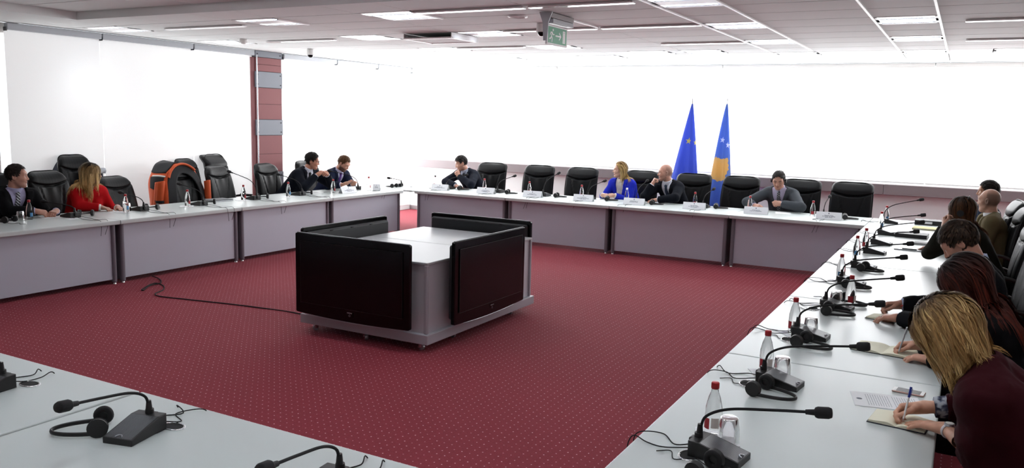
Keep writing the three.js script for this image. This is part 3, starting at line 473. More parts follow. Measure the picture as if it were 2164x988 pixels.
bL.forEach(([x, z], i) => { bottle(x, z, `small water bottle on the left table, ${['before the man with striped tie', 'right of the woman in red', 'before the orange coat', 'right of the orange coat', 'before the man with clasped hands', 'left of the folded name card', 'by the small end card'][i]}`, 'bottles on the left table', { turn: 1.2, blue: i < 2 || i === 4 }); if (i && i < 5) napkin(x - 0.02, z, 0.2 + i * 0.3, `white napkin under the left table bottle, ${['', 'right of the woman in red', 'before the orange coat', 'right of the orange coat', 'before the man with clasped hands'][i]}`); });
solo('tumbler', tumbler, M.glass, 'upturned water glass before the man with striped tie', 'glass', 'upturned glasses', [-0.93, T + 0.004, 6.16]);
solo('tumbler', tumbler, M.glass, 'upturned water glass beside the bottle right of the woman in red', 'glass', 'upturned glasses', [-0.83, T + 0.004, 4.9]);
[[-0.05, -0.72], [0.98, -0.72], [1.86, -0.72], [2.82, -0.72], [3.6, -0.72], [4.68, -0.78], [5.52, -0.72], [6.42, -0.6]].forEach(([x, z], i) => bottle(x, z, `small water bottle on the back table, ${['before the man leaning on his hand', 'left of the first empty chair', 'before the first empty chair', 'before the second empty chair', 'between the blonde woman and the bald man', 'right of the bald man', 'left of the man in grey', 'at the right end'][i]}`, 'bottles on the back table', { turn: -0.4, cap: i === 0 ? M.blackPlastic : i === 4 ? M.white : M.capRed, blue: i === 4 }));

// ---------------------------------------------------------------- folded name cards (lettering too small to read)
const cardTex = n => canvasTex(384, 112, (c, w, h) => {
  c.fillStyle = '#f3f5f9'; c.fillRect(0, 0, w, h); c.fillStyle = '#3b3f58'; c.beginPath(); c.moveTo(w / 2 - 8, 12); c.lineTo(w / 2 + 8, 12); c.lineTo(w / 2 + 8, 22); c.lineTo(w / 2, 32); c.lineTo(w / 2 - 8, 22); c.fill();
  c.fillStyle = '#55586a'; const row = (y, len, hh) => { let x = w / 2 - len / 2; while (x < w / 2 + len / 2) { const q = 4 + hash3(n, x | 0, y) * 7; c.fillRect(x, y + (hash3(n, x | 0, y + 1) < 0.3 ? -2 : 0), q, hh); x += q + 2 + (hash3(n, x | 0, 5) < 0.2 ? 6 : 0); } };
  row(48, 110 + hash3(n, 1, 1) * 40, 8); row(64, 150 + hash3(n, 2, 1) * 90, 8); if (n % 2) row(79, 110, 7);
});
function nameCard(x, z, turn, label, n, w = 0.33) {
  const g = thing('name_card', label, 'name card', [x, T, z], turn, 'folded name cards'), a = Math.atan2(0.045, 0.1), L = Math.hypot(0.045, 0.1);
  part('front', place(rbox(w, L, 0.0025, 0.001), 0, 0.05, 0.0225, -a, 0, 0), M.paper, g); part('rear', place(rbox(w, L, 0.0025, 0.001), 0, 0.05, -0.0225, a, 0, 0), M.paper, g);
  part('lettering', place(new THREE.PlaneGeometry(w - 0.006, L - 0.006), 0, 0.0506, 0.0241, -a, 0, 0), std('#ffffff', { map: cardTex(n), roughness: 0.8 }), g);
}
[0.26, 1.19, 2.08, 2.99, 3.84, 4.78, 5.68, 6.66].forEach((x, i) => nameCard(x, -0.42, 0.06, `white folded name card on the back table, ${['before the man leaning on his hand', 'second from the left', 'third from the left', 'left of the blonde woman', 'before the bald man', 'before the empty chair by the flags', 'before the man in grey', 'at the right end'][i]}`, i));
nameCard(-0.52, 1.1, PH - 0.1, 'white folded name card on the left table before the bearded man', 9); nameCard(-0.52, 0.36, PH - 1.1, 'small white folded card near the end of the left table', 10, 0.12);

// ---------------------------------------------------------------- papers, books, phones
function sheet(x, z, turn, label, w = 0.21, d = 0.297, y = 0, mat = M.paper) { return solo('paper_sheet', rbox(w, 0.0015, d, 0.0005), mat, label, 'paper', undefined, [x, T + 0.001 + y, z], turn); }
sheet(-1.0, 5.78, 1.2, 'white sheet before the man with striped tie'); sheet(-0.96, 6.3, 0.9, 'white sheet at the left picture edge');
sheet(-0.66, 5.72, 1.4, 'small white sheet beside the first left microphone', 0.15, 0.2); sheet(-1.02, 4.98, 1.5, 'white sheet under the hands of the woman in red');
sheet(-0.98, 1.5, 1.4, 'white papers before the man with clasped hands'); sheet(5.98, -0.82, 0.2, 'white papers before the man in grey'); sheet(0.7, -0.9, 0.3, 'white sheet before the man leaning on his hand'); sheet(-0.9, 0.62, 1.4, 'white sheet under the phone of the bearded man');
const docTex = canvasTex(256, 360, (c, w, h) => { c.fillStyle = '#f0f1f2'; c.fillRect(0, 0, w, h); c.fillStyle = '#6b6f78'; c.beginPath(); c.arc(128, 34, 16, 0, 7); c.fill(); c.fillStyle = '#9a9da3'; for (let i = 0; i < 20; i++) { let x = 30; while (x < 220) { const q = 6 + hash3(i, x | 0, 2) * 16; c.fillRect(x, 74 + i * 13 + (i > 9 ? 12 : 0), Math.min(q, 226 - x), 3.4); x += q + 4; } } });
{
  const g = thing('printed_letter', 'white printed letter with round crest under the cream notebook', 'paper', [8.0, T + 0.001, 7.4], PH + 0.22);
  part('sheet', rbox(0.21, 0.0015, 0.297, 0.0005), M.paper, g); part('print', new THREE.PlaneGeometry(0.205, 0.292).rotateX(-PH).translate(0, 0.001, 0), std('#ffffff', { map: docTex, roughness: 0.85 }), g);
}
function phone(x, z, turn, label, y = 0.001, body = M.rose) {
  const g = thing('smartphone', label, 'phone', [x, T + y, z], turn); part('case', rbox(0.068, 0.008, 0.14, 0.004, 0, 0.004, 0, 3), body, g); part('display', rbox(0.06, 0.0008, 0.105, 0.0003, 0, 0.0084, 0), M.gloss, g); part('front_glass', rbox(0.064, 0.0004, 0.136, 0.0002, 0, 0.0081, 0), M.white, g); return g;
}
phone(8.08, 7.2, PH - 0.12, 'white smartphone with pinkish edge lying above the printed letter'); phone(7.8, 2.05, PH - 0.1, 'dark smartphone on the grey tablet before the headset woman', 0.014, M.blackPlastic);
function openBook(x, z, turn, label, cover, w = 0.15, d = 0.21) {
  const g = thing('notebook', label, 'notebook', [x, T, z], turn);
  part('cover', rbox(2 * w + 0.01, 0.004, d + 0.008, 0.0015, 0, 0.002, 0), cover, g);
  for (const s of [-1, 1]) {
    const q = new THREE.BoxGeometry(w, 0.012, d, 14, 1, 1), p = q.attributes.position;
    for (let i = 0; i < p.count; i++) { const u = (p.getX(i) + w / 2) / w, up = p.getY(i) > 0; const k = s > 0 ? u : 1 - u; p.setY(i, up ? 0.004 + 0.016 * Math.pow(Math.sin(Math.min(1, k * 2.2) * PH), 1) * (1 - 0.62 * k) + 0.001 : 0.004); }
    q.computeVertexNormals(); part('pages', q, M.cream, g).position.x = s * w / 2;
  }
  return g;
}
openBook(8.07, 7.66, PH + 1.45, 'open cream notebook with dark blue cover under the hands of the blonde woman', M.navyCover, 0.11, 0.17);
openBook(7.92, 6.45, PH + 1.42, 'open cream notebook with black cover in the middle of the right table', M.blackCover, 0.16, 0.21);
openBook(7.84, 5.6, PH + 1.3, 'small open notebook under the hands of the brown-haired man', M.blackCover, 0.09, 0.14);
function binder(x, z, turn, w, h, d, mat, label, extra) { const g = thing('binder', label, 'binder', [x, T, z], turn); part('cover', [rbox(w, 0.004, d, 0.001, 0, 0.002, 0), rbox(w, 0.004, d, 0.001, 0, h - 0.002, 0), rbox(0.006, h, d, 0.002, -w / 2 + 0.003, h / 2, 0)], mat, g); part('pages', rbox(w - 0.012, h - 0.008, d - 0.01, 0.001, 0.004, h / 2, 0), M.paper, g); if (extra) extra(g); }
binder(7.88, -0.72, 0.02, 0.34, 0.06, 0.25, M.blackCover, 'thick black binder with a red and white spine label', g => { part('spine_label', rbox(0.16, 0.03, 0.002, 0.0005, -0.04, 0.032, 0.1265), M.paper, g); part('spine_stripe', rbox(0.03, 0.03, 0.0022, 0.0005, -0.11, 0.032, 0.1268), M.redTape, g); part('spine', rbox(0.335, 0.058, 0.004, 0.001, 0, 0.03, 0.124), M.blackCover, g); });
binder(7.9, -0.1, -0.04, 0.36, 0.02, 0.26, M.yellow, 'flat olive yellow folder beside the black binder');
binder(7.76, 0.85, -0.06, 0.34, 0.045, 0.26, M.blackCover, 'black folder of papers before the man in the tan jacket', g => part('spine', rbox(0.335, 0.043, 0.004, 0.001, 0, 0.022, 0.129), M.blackCover, g));
binder(7.84, 1.95, -0.05, 0.36, 0.012, 0.3, M.silver, 'flat pale grey tablet folder before the headset woman');
binder(7.92, 1.45, -0.05, 0.22, 0.02, 0.16, M.blackCover, 'small black notebook beside the hand of the headset woman');
{ // closed laptops by the orange coat
  const g = thing('laptop', 'closed grey laptop on the left table before the orange coat', 'laptop', [-1.02, T, 3.32], 1.5);
  part('base', rbox(0.34, 0.016, 0.24, 0.006, 0, 0.008, 0, 3), M.silver, g); part('lid', rbox(0.34, 0.008, 0.24, 0.003, 0, 0.022, 0, 3), M.greyPlastic, g);
}
function pen(x, y, z, dir, label, mat, tip = M.silver) {
  const g = thing('pen', label, 'pen', [x, y, z]), q = new THREE.Quaternion().setFromUnitVectors(v3(0, 1, 0), v3(...dir).normalize()); g.quaternion.copy(q);
  part('barrel', cyl(0.0042, 0.0042, 0.095, 0, 0.06, 0, 10), tip === mat ? mat : M.white, g); part('cap', [cyl(0.0052, 0.005, 0.045, 0, 0.128, 0, 10), box(0.002, 0.035, 0.004, 0.007, 0.128, 0)], mat, g); part('nib', new THREE.ConeGeometry(0.0042, 0.016, 10).rotateX(Math.PI).translate(0, 0.006, 0), tip, g);
}
pen(8.084, T + 0.024, 7.712, [0.13, 1, -0.14], 'blue ballpoint pen in the hand of the blonde woman', M.blue); pen(7.99, T + 0.024, 6.545, [0.22, 1, -0.08], 'silver pen in the hand above the middle notebook', M.silver, M.silver); pen(7.8, T + 0.022, 5.36, [1, 0.28, 0.1], 'white and red pen held by the brown-haired man', M.redTape);
solo('pen', place(cyl(0.005, 0.005, 0.14, 0, 0.006, 0, 10), 0, 0, 0, PH, 0, 0).translate(0, 0.006, 0), M.blackPlastic, 'black pen on the back table left of the first name card', 'pen', undefined, [-0.02, T, -0.55], 1.5);

// ---------------------------------------------------------------- flags
function flag(x, z, label, draw, k) {
  const g = thing('flag', label, 'flag', [x, 0, z], 0, 'flags on poles');
  part('pole', cyl(0.011, 0.013, 2.4, 0, 1.22, 0, 12), M.chrome, g); part('finial', [new THREE.ConeGeometry(0.014, 0.07, 12).translate(0, 2.44, 0), sph(0.014, 0, 2.41, 0)], M.chrome, g); part('stand', lathe([[0, 0.04], [0.03, 0.04], [0.14, 0.015], [0.15, 0], [0, 0]], 28), M.chrome, g);
  const NU = 96, NV = 60, pos = [], uv = [], idx = [];
  for (let j = 0; j <= NV; j++) for (let i = 0; i <= NU; i++) {
    const v = j / NV, u = i / NU, a = u * Math.PI * 2, y = lerp(2.33, 0.5, v), L = -lerp(0.012, k.left, Math.pow(v, k.pow)), R = lerp(0.012, k.right, Math.pow(v, 0.9));
    const c = Math.cos(a), s = Math.sin(a), fold = 1 + 0.22 * v * Math.sin(a * 5 + 1.5 + v * 1.2) + 0.08 * v * Math.sin(a * 9 + k.ph);
    const w = c < 0 ? -L : R, lift = k.lift ? k.lift * Math.max(0, -c) * v * v : 0;
    pos.push(w * c * (0.94 + 0.06 * fold), y + lift, lerp(0.012, 0.13, v) * s * fold); uv.push(s > 0 ? 0.5 + 0.5 * c : 0.02, 1 - v);
  }
  for (let j = 0; j < NV; j++) for (let i = 0; i < NU; i++) { const a = j * (NU + 1) + i, b = a + NU + 1; idx.push(a, a + 1, b, b, a + 1, b + 1); }
  const q = new THREE.BufferGeometry(); q.setAttribute('position', new THREE.Float32BufferAttribute(pos, 3)); q.setAttribute('uv', new THREE.Float32BufferAttribute(uv, 2)); q.setIndex(idx); q.computeVertexNormals();
  part('cloth', q, phys('#ffffff', { map: canvasTex(512, 1024, draw), roughness: 0.9, transmission: 0.4, thickness: 0, side: THREE.DoubleSide }), g);
}
const star = (c, x, y, r, col, sx = 1) => { c.save(); c.translate(x, y); c.scale(sx, 1); c.fillStyle = col; c.beginPath(); for (let i = 0; i < 10; i++) { const a = i * Math.PI / 5 - PH + 0.12, q = i % 2 ? r * 0.42 : r; c.lineTo(Math.cos(a) * q, Math.sin(a) * q); } c.fill(); c.restore(); };
flag(4.09, -2.35, 'blue flag with one yellow star showing, draped on a pole', (c, w, h) => { c.fillStyle = '#4a68d2'; c.fillRect(0, 0, w, h); star(c, w * 0.46, h * 0.345, 34, '#f2dc62', 3.0); star(c, w * 0.99, h * 0.36, 30, '#f2dc62', 2.4); }, { left: 0.42, right: 0.22, pow: 0.95, ph: 0.5 });
flag(4.68, -2.35, 'blue flag with gold map and white stars, draped on a pole', (c, w, h) => {
  c.fillStyle = '#5a82d6'; c.fillRect(0, 0, w, h); star(c, w * 0.38, h * 0.325, 30, '#ffffff', 3.2); star(c, w * 0.86, h * 0.37, 32, '#ffffff', 2.8);
  c.fillStyle = '#e6bf74'; c.beginPath(); const P = [[0.0, 0.50], [0.14, 0.475], [0.2, 0.49], [0.28, 0.485], [0.36, 0.497], [0.46, 0.498], [0.56, 0.49], [0.66, 0.496], [0.76, 0.485], [0.86, 0.486], [0.9, 0.51], [0.86, 0.535], [0.92, 0.55], [0.88, 0.575], [0.92, 0.59], [0.82, 0.61], [0.82, 0.63], [0.72, 0.645], [0.76, 0.68], [0.7, 0.695], [0.6, 0.69], [0.5, 0.7], [0.42, 0.697], [0.34, 0.708], [0.26, 0.69], [0.15, 0.685], [0.06, 0.69], [0.0, 0.67]];
  for (const [x, y] of P) c.lineTo(x * w, y * h); c.fill();
}, { left: 0.29, right: 0.19, pow: 0.85, ph: 2.1, lift: 0.0 });

// ---------------------------------------------------------------- coats over chairs
function coatShell(fn, nu, nv, th) {                              // thick draped sheet: fn(u, v) -> point
  const pos = [], idx = [], row = nu + 1, e = 1e-3;
  for (const s of [0, 1]) for (let j = 0; j <= nv; j++) for (let i = 0; i <= nu; i++) {
    const u = i / nu, v = j / nv, p = v3(...fn(u, v)), du = v3(...fn(Math.min(1, u + e), v)).sub(v3(...fn(Math.max(0, u - e), v))), dv = v3(...fn(u, Math.min(1, v + e))).sub(v3(...fn(u, Math.max(0, v - e)))), n = du.cross(dv).normalize();
    p.addScaledVector(n, (s ? 1 : -1) * th / 2); pos.push(p.x, p.y, p.z);
  }
  const N = row * (nv + 1); for (let j = 0; j < nv; j++) for (let i = 0; i < nu; i++) { const a = j * row + i, b = a + row; idx.push(N + a, N + a + 1, N + b, N + b, N + a + 1, N + b + 1, a, b, a + 1, b, b + 1, a + 1); }
  const rim = []; for (let i = 0; i < nu; i++) rim.push([i, i + 1], [nv * row + i + 1, nv * row + i]); for (let j = 0; j < nv; j++) rim.push([(j + 1) * row, j * row], [j * row + nu, (j + 1) * row + nu]);
  for (const [a, b] of rim) idx.push(a, b, N + a, b, N + b, N + a);
  const g = new THREE.BufferGeometry(); g.setAttribute('position', new THREE.Float32BufferAttribute(pos, 3)); g.setIndex(idx); g.computeVertexNormals(); return g;
}
{
  const g = thing('orange_coat', 'orange and black padded coat draped over the back of a chair', 'coat', [-1.42, 0, 3.38], 1.65);
  // local: chair faces +z, back at z = -0.25
  const ring = (u, rx, yb, h, z) => { const a = Math.PI * u; return [-Math.cos(a) * rx, yb + Math.pow(Math.max(0, Math.sin(a)), 0.55) * h, z - 0.12 * Math.sin(a)]; };
  const body = (u, v) => { const q = ring(u, lerp(0.345, 0.36, v), 0.5, lerp(0.72, 0.74, v), lerp(-0.14, -0.46, v)); q[0] -= 0.09 * Math.pow(1 - u, 3) * Math.sin(v * 3); q[1] += 0.008 * Math.sin(u * 30 + v * 5); q[2] += 0.012 * Math.sin(u * 21 + v * 8); return q; };
  part('back_panel', coatShell(body, 48, 10, 0.025), M.orange, g);
  part('yoke', coatShell((u, v) => { const q = body(lerp(0.24, 0.66, u), lerp(0.12, 1.0, v)); q[1] += 0.018 + 0.012 * Math.sin(u * 5); return q; }, 20, 8, 0.02), M.coatBlack, g);
  part('shoulder_patch', coatShell((u, v) => { const q = body(lerp(0.1, 0.2, u), lerp(0.1, 0.8, v)); q[0] -= 0.018; q[1] += 0.012; return q; }, 10, 8, 0.012), M.coatBlack, g);
  part('reflective_stripe', coatShell((u, v) => { const q = body(lerp(0.2, 0.215, u), lerp(0.05, 0.7, v)); q[0] -= 0.02; q[1] += 0.016; return q; }, 3, 10, 0.008), M.reflective, g);
  part('lining', coatShell((u, v) => ring(u, lerp(0.345, lerp(0.2, 0.25, u), v), 0.5, lerp(0.715, 0.6, v), lerp(-0.14, -0.1, v) - 0.0), 48, 6, 0.018), M.coatBlack, g);
  part('trim', tube(Array.from({ length: 17 }, (_, i) => { const q = ring(lerp(0.2, 0.72, i / 16), 0.347, 0.51, 0.725, -0.125); return q; }), 0.017, 44, 8), M.orange, g);
  const s2 = part('sleeve', coatShell((u, v) => { const a = u * Math.PI * 2; return [-0.4 - 0.05 * Math.cos(a) - 0.03 * v, lerp(1.0, 0.45, v) + 0.015 * Math.sin(v * 16 + a), -0.24 + 0.07 * Math.sin(a) - 0.04 * v]; }, 18, 18, 0.012), M.orange, g);
  part('sleeve', coatShell((u, v) => { const a = u * Math.PI * 2; return [0.37 + 0.04 * Math.cos(a) + 0.02 * v, lerp(0.98, 0.5, v) + 0.012 * Math.sin(v * 14 + a), -0.13 + 0.04 * Math.sin(a)]; }, 16, 16, 0.012), M.orange, g);
  part('cuff', coatShell((u, v) => { const a = u * Math.PI * 2; return [-0.415 - 0.055 * Math.cos(a), lerp(0.74, 0.7, v), -0.25 + 0.076 * Math.sin(a)]; }, 16, 2, 0.006), M.coatBlack, s2);
}
{
  const g = thing('navy_coat', 'dark navy coat hung over the chair behind the woman in red', 'coat', [-1.92, 0, 4.68], 1.6);
  part('body', coatShell((u, v) => { const a = Math.PI * u; return [-Math.cos(a) * lerp(0.25, 0.3, v), lerp(0.62, 0.52, v) + Math.pow(Math.max(0, Math.sin(a)), 0.5) * lerp(0.74, 0.8, v), -0.22 - 0.16 * v - 0.1 * Math.sin(a) + 0.012 * Math.sin(u * 18)]; }, 40, 8, 0.03), M.coatNavy, g);
  part('front_panel', coatShell((u, v) => [lerp(0.02, 0.3, u), lerp(1.18, 0.6, v), -0.13 + 0.02 * Math.sin(u * 9) + 0.05 * v], 12, 12, 0.02), M.coatNavy, g);
  part('scarf', coatShell((u, v) => [lerp(0.06, 0.34, u), lerp(1.21, 1.14, v) - 0.02 * u + 0.006 * Math.sin(u * 9), -0.1 + 0.012 * Math.sin(v * 4 + u * 6)], 14, 8, 0.014), M.cassette, g);
}

// ---------------------------------------------------------------- people: smooth distance fields meshed by surface nets
const sub = (a, b) => [a[0] - b[0], a[1] - b[1], a[2] - b[2]], add = (a, b, k = 1) => [a[0] + b[0] * k, a[1] + b[1] * k, a[2] + b[2] * k];
const dot = (a, b) => a[0] * b[0] + a[1] * b[1] + a[2] * b[2], cross = (a, b) => [a[1] * b[2] - a[2] * b[1], a[2] * b[0] - a[0] * b[2], a[0] * b[1] - a[1] * b[0]];
const len3 = a => Math.hypot(...a), norm = a => { const l = len3(a) || 1; return [a[0] / l, a[1] / l, a[2] / l]; }, mix3 = (a, b, t) => [lerp(a[0], b[0], t), lerp(a[1], b[1], t), lerp(a[2], b[2], t)];
const smin = (a, b, k) => { const h = Math.max(k - Math.abs(a - b), 0) / k; return Math.min(a, b) - h * h * k * 0.25; }, smax = (a, b, k) => -smin(-a, -b, k);
function cap(a, b, ra, rb = ra) {
  const bx = b[0] - a[0], by = b[1] - a[1], bz = b[2] - a[2], l = 1 / (bx * bx + by * by + bz * bz + 1e-9);
  return (x, y, z) => { const px = x - a[0], py = y - a[1], pz = z - a[2], h = clamp((px * bx + py * by + pz * bz) * l, 0, 1), dx = px - bx * h, dy = py - by * h, dz = pz - bz * h; return Math.sqrt(dx * dx + dy * dy + dz * dz) - (ra + (rb - ra) * h); };
}
function ell(c, r, axes) {
  const [X, Y, Z] = axes ?? [[1, 0, 0], [0, 1, 0], [0, 0, 1]];
  return (x, y, z) => { const p = [x - c[0], y - c[1], z - c[2]], a = dot(p, X) / r[0], b = dot(p, Y) / r[1], d = dot(p, Z) / r[2], k0 = Math.sqrt(a * a + b * b + d * d), k1 = Math.sqrt(a * a / (r[0] * r[0]) + b * b / (r[1] * r[1]) + d * d / (r[2] * r[2])); return k1 < 1e-6 ? -Math.min(...r) : k0 * (k0 - 1) / k1; };
}
const blend = (list, k) => (x, y, z) => { let d = list[0](x, y, z); for (let i = 1; i < list.length; i++) d = smin(d, list[i](x, y, z), k); return d; };
function bounds(pts, pad) { const lo = [1e9, 1e9, 1e9], hi = [-1e9, -1e9, -1e9]; for (const p of pts) for (let i = 0; i < 3; i++) { lo[i] = Math.min(lo[i], p[i] - pad); hi[i] = Math.max(hi[i], p[i] + pad); } return [lo, hi]; }
function nets(f, [lo, hi], c, colour) {
  const n = [0, 1, 2].map(i => Math.ceil((hi[i] - lo[i]) / c) + 2), [nx, ny, nz] = n, F = new Float32Array(nx * ny * nz), B = 6, lim = B * c * 0.87 * 1.45 + c;
  for (let k0 = 0; k0 < nz; k0 += B) for (let j0 = 0; j0 < ny; j0 += B) for (let i0 = 0; i0 < nx; i0 += B) {
    const d = f(lo[0] + (i0 + B / 2) * c, lo[1] + (j0 + B / 2) * c, lo[2] + (k0 + B / 2) * c), far = Math.abs(d) > lim;
    for (let k = k0; k < Math.min(k0 + B, nz); k++) for (let j = j0; j < Math.min(j0 + B, ny); j++) for (let i = i0; i < Math.min(i0 + B, nx); i++) F[(k * ny + j) * nx + i] = far ? d : f(lo[0] + i * c, lo[1] + j * c, lo[2] + k * c);
  }
  const id = new Int32Array(nx * ny * nz).fill(-1), pos = [], idx = [], E = [[0, 1], [2, 3], [4, 5], [6, 7], [0, 2], [1, 3], [4, 6], [5, 7], [0, 4], [1, 5], [2, 6], [3, 7]], off = [0, 1, nx, nx + 1, nx * ny, nx * ny + 1, nx * ny + nx, nx * ny + nx + 1];
  for (let k = 0; k < nz - 1; k++) for (let j = 0; j < ny - 1; j++) for (let i = 0; i < nx - 1; i++) {
    const o = (k * ny + j) * nx + i; let m = 0; for (let q = 0; q < 8; q++) if (F[o + off[q]] < 0) m |= 1 << q; if (m === 0 || m === 255) continue;
    let x = 0, y = 0, z = 0, s = 0;
    for (const [a, b] of E) { const fa = F[o + off[a]], fb = F[o + off[b]]; if (fa < 0 === fb < 0) continue; const t = fa / (fa - fb); x += lerp(a & 1, b & 1, t); y += lerp(a >> 1 & 1, b >> 1 & 1, t); z += lerp(a >> 2, b >> 2, t); s++; }
    id[o] = pos.length / 3; pos.push(lo[0] + (i + x / s) * c, lo[1] + (j + y / s) * c, lo[2] + (k + z / s) * c);
  }
  const quad = (a, b, d, e, flip) => { if (a < 0 || b < 0 || d < 0 || e < 0) return; flip ? idx.push(a, d, b, a, e, d) : idx.push(a, b, d, a, d, e); };
  for (let k = 1; k < nz - 1; k++) for (let j = 1; j < ny - 1; j++) for (let i = 1; i < nx - 1; i++) {
    const o = (k * ny + j) * nx + i, s = F[o] < 0;
    if (s !== F[o + 1] < 0) quad(id[o - nx - nx * ny], id[o - nx * ny], id[o], id[o - nx], !s);
    if (s !== F[o + nx] < 0) quad(id[o - 1 - nx * ny], id[o - 1], id[o], id[o - nx * ny], !s);
    if (s !== F[o + nx * ny] < 0) quad(id[o - 1 - nx], id[o - nx], id[o], id[o - 1], !s);
  }
  return finish(pos, idx, colour);
}
function finish(pos, idx, colour) {
  const g = new THREE.BufferGeometry(), n = pos.length / 3; g.setAttribute('position', new THREE.Float32BufferAttribute(pos, 3)); g.setIndex(idx); g.computeVertexNormals();
  const uv = new Float32Array(n * 2), col = new Float32Array(n * 3);
  for (let i = 0; i < n; i++) { const x = pos[3 * i], y = pos[3 * i + 1], z = pos[3 * i + 2]; uv[2 * i] = x + 0.7 * z; uv[2 * i + 1] = y + 0.3 * z; const c = colour ? colour(x, y, z) : [1, 1, 1]; col[3 * i] = c[0]; col[3 * i + 1] = c[1]; col[3 * i + 2] = c[2]; }
  g.setAttribute('uv', new THREE.BufferAttribute(uv, 2)); g.setAttribute('color', new THREE.BufferAttribute(col, 3)); return g;
}
function joined(list) { return mergeGeometries(list.map(g => g.toNonIndexed ? g : g)); }
const lin = h => { const c = new THREE.Color(h); return [c.r, c.g, c.b]; };
const skinMat = phys('#ffffff', { vertexColors: true, roughness: 0.5, sheen: 0.2, sheenRoughness: 0.5 }), hairMat = phys('#ffffff', { vertexColors: true, roughness: 0.62, specularIntensity: 0.45 });
const clothMat = (h, o = {}) => phys(h, { roughness: 0.9, specularIntensity: 0.25, bumpMap: weave, bumpScale: 0.0008, ...o });

function handField(w, d, n, pose, side, s) {                       // wrist, finger direction, palm normal; side +1 when the thumb lies on d x n
  d = norm(d); n = norm(add(n, d, -dot(n, d))); const t = cross(d, n).map(q => q * side), P = (a, b, c) => add(add(add(w, d, a * s), t, b * s), n, c * s);
  const C = { flat: [0.12, 0.12, 0.15, 0.2, 0.25], rest: [0.35, 0.4, 0.45, 0.5, 0.4], curl: [0.7, 0.75, 0.8, 0.85, 0.5], fist: [1.25, 1.3, 1.35, 1.4, 0.9], pen: [0.75, 0.85, 1.05, 1.15, 0.75], clasp: [0.8, 0.85, 0.9, 0.95, 0.5], point: [0.15, 0.9, 1.1, 1.2, 0.6] }[pose];
  const fs = [], L = [[0.026, 0.04, 0.024, 0.02], [0.009, 0.044, 0.028, 0.021], [-0.009, 0.041, 0.026, 0.02], [-0.026, 0.033, 0.02, 0.018]], pts = [w];
  fs.push(cap(P(0.0, 0, 0), P(0.03, 0.0, 0), 0.024 * s, 0.022 * s));
  const palm = blend([cap(P(0.03, 0.022, 0), P(0.082, 0.027, -0.002), 0.0145 * s, 0.0125 * s), cap(P(0.03, 0.006, 0), P(0.088, 0.009, -0.003), 0.0155 * s, 0.0125 * s), cap(P(0.03, -0.01, 0), P(0.086, -0.009, -0.003), 0.0155 * s, 0.012 * s), cap(P(0.025, -0.022, 0), P(0.078, -0.026, -0.001), 0.0145 * s, 0.0115 * s)], 0.016);
  fs.push(palm);
  L.forEach(([b, l1, l2, l3], i) => {
    let p = P(i === 3 ? 0.078 : i === 1 ? 0.088 : 0.085, b, -0.002), a = C[i]; const chain = [];
    [[l1, 0.0098, 0.009], [l2, 0.009, 0.0082], [l3, 0.0082, 0.007]].forEach(([l, r0, r1], j) => { const q = add(add(p, d, Math.cos(a) * l * s), n, Math.sin(a) * l * s); const q2 = add(q, t, b * 0.06 * s); chain.push(cap(p, q2, r0 * s, r1 * s)); p = q2; a += C[i] * (j ? 0.6 : 0.95); pts.push(p); });
    fs.push(blend(chain, 0.004));
  });
  { let p = P(0.022, 0.026, 0.004), k = C[4]; const e1 = add(add(add(p, d, 0.034 * s), t, 0.028 * s * (1 - k * 0.6)), n, 0.012 * s + 0.02 * k * s), e2 = add(add(add(e1, d, 0.03 * s), t, 0.006 * s * (1 - 2 * k)), n, 0.014 * k * s), e3 = add(add(e2, d, 0.022 * s), t, -0.008 * k * s); pts.push(e2, e3); fs.push(blend([cap(p, e1, 0.0145 * s, 0.0115 * s), cap(e1, e2, 0.0112 * s, 0.0098 * s), cap(e2, e3, 0.0098 * s, 0.0078 * s)], 0.006)); }
  const f = (x, y, z) => { let q = smin(fs[0](x, y, z), fs[1](x, y, z), 0.014); for (let i = 2; i < fs.length; i++) q = smin(q, fs[i](x, y, z), i === fs.length - 1 ? 0.008 : 0.0045); return q; };
  return { f, pts, back: P(0.05, 0, -0.014), knuckle: P(0.1, -0.009, 0) };
}
function headFrame(c, yaw, pitch, roll, s) {
  const m = new THREE.Matrix4().makeRotationFromEuler(new THREE.Euler(pitch, yaw, roll, 'YXZ')), e = m.elements, X = [e[0], e[1], e[2]], Y = [e[4], e[5], e[6]], Z = [e[8], e[9], e[10]];
  return { c, s, X, Y, Z, to: (x, y, z) => { const p = [x - c[0], y - c[1], z - c[2]]; return [dot(p, X) / s, dot(p, Y) / s, dot(p, Z) / s]; }, at: (a, b, d) => add(add(add(c, X, a * s), Y, b * s), Z, d * s) };
}
const skull = ell([0, 0.032, -0.012], [0.077, 0.094, 0.098]);
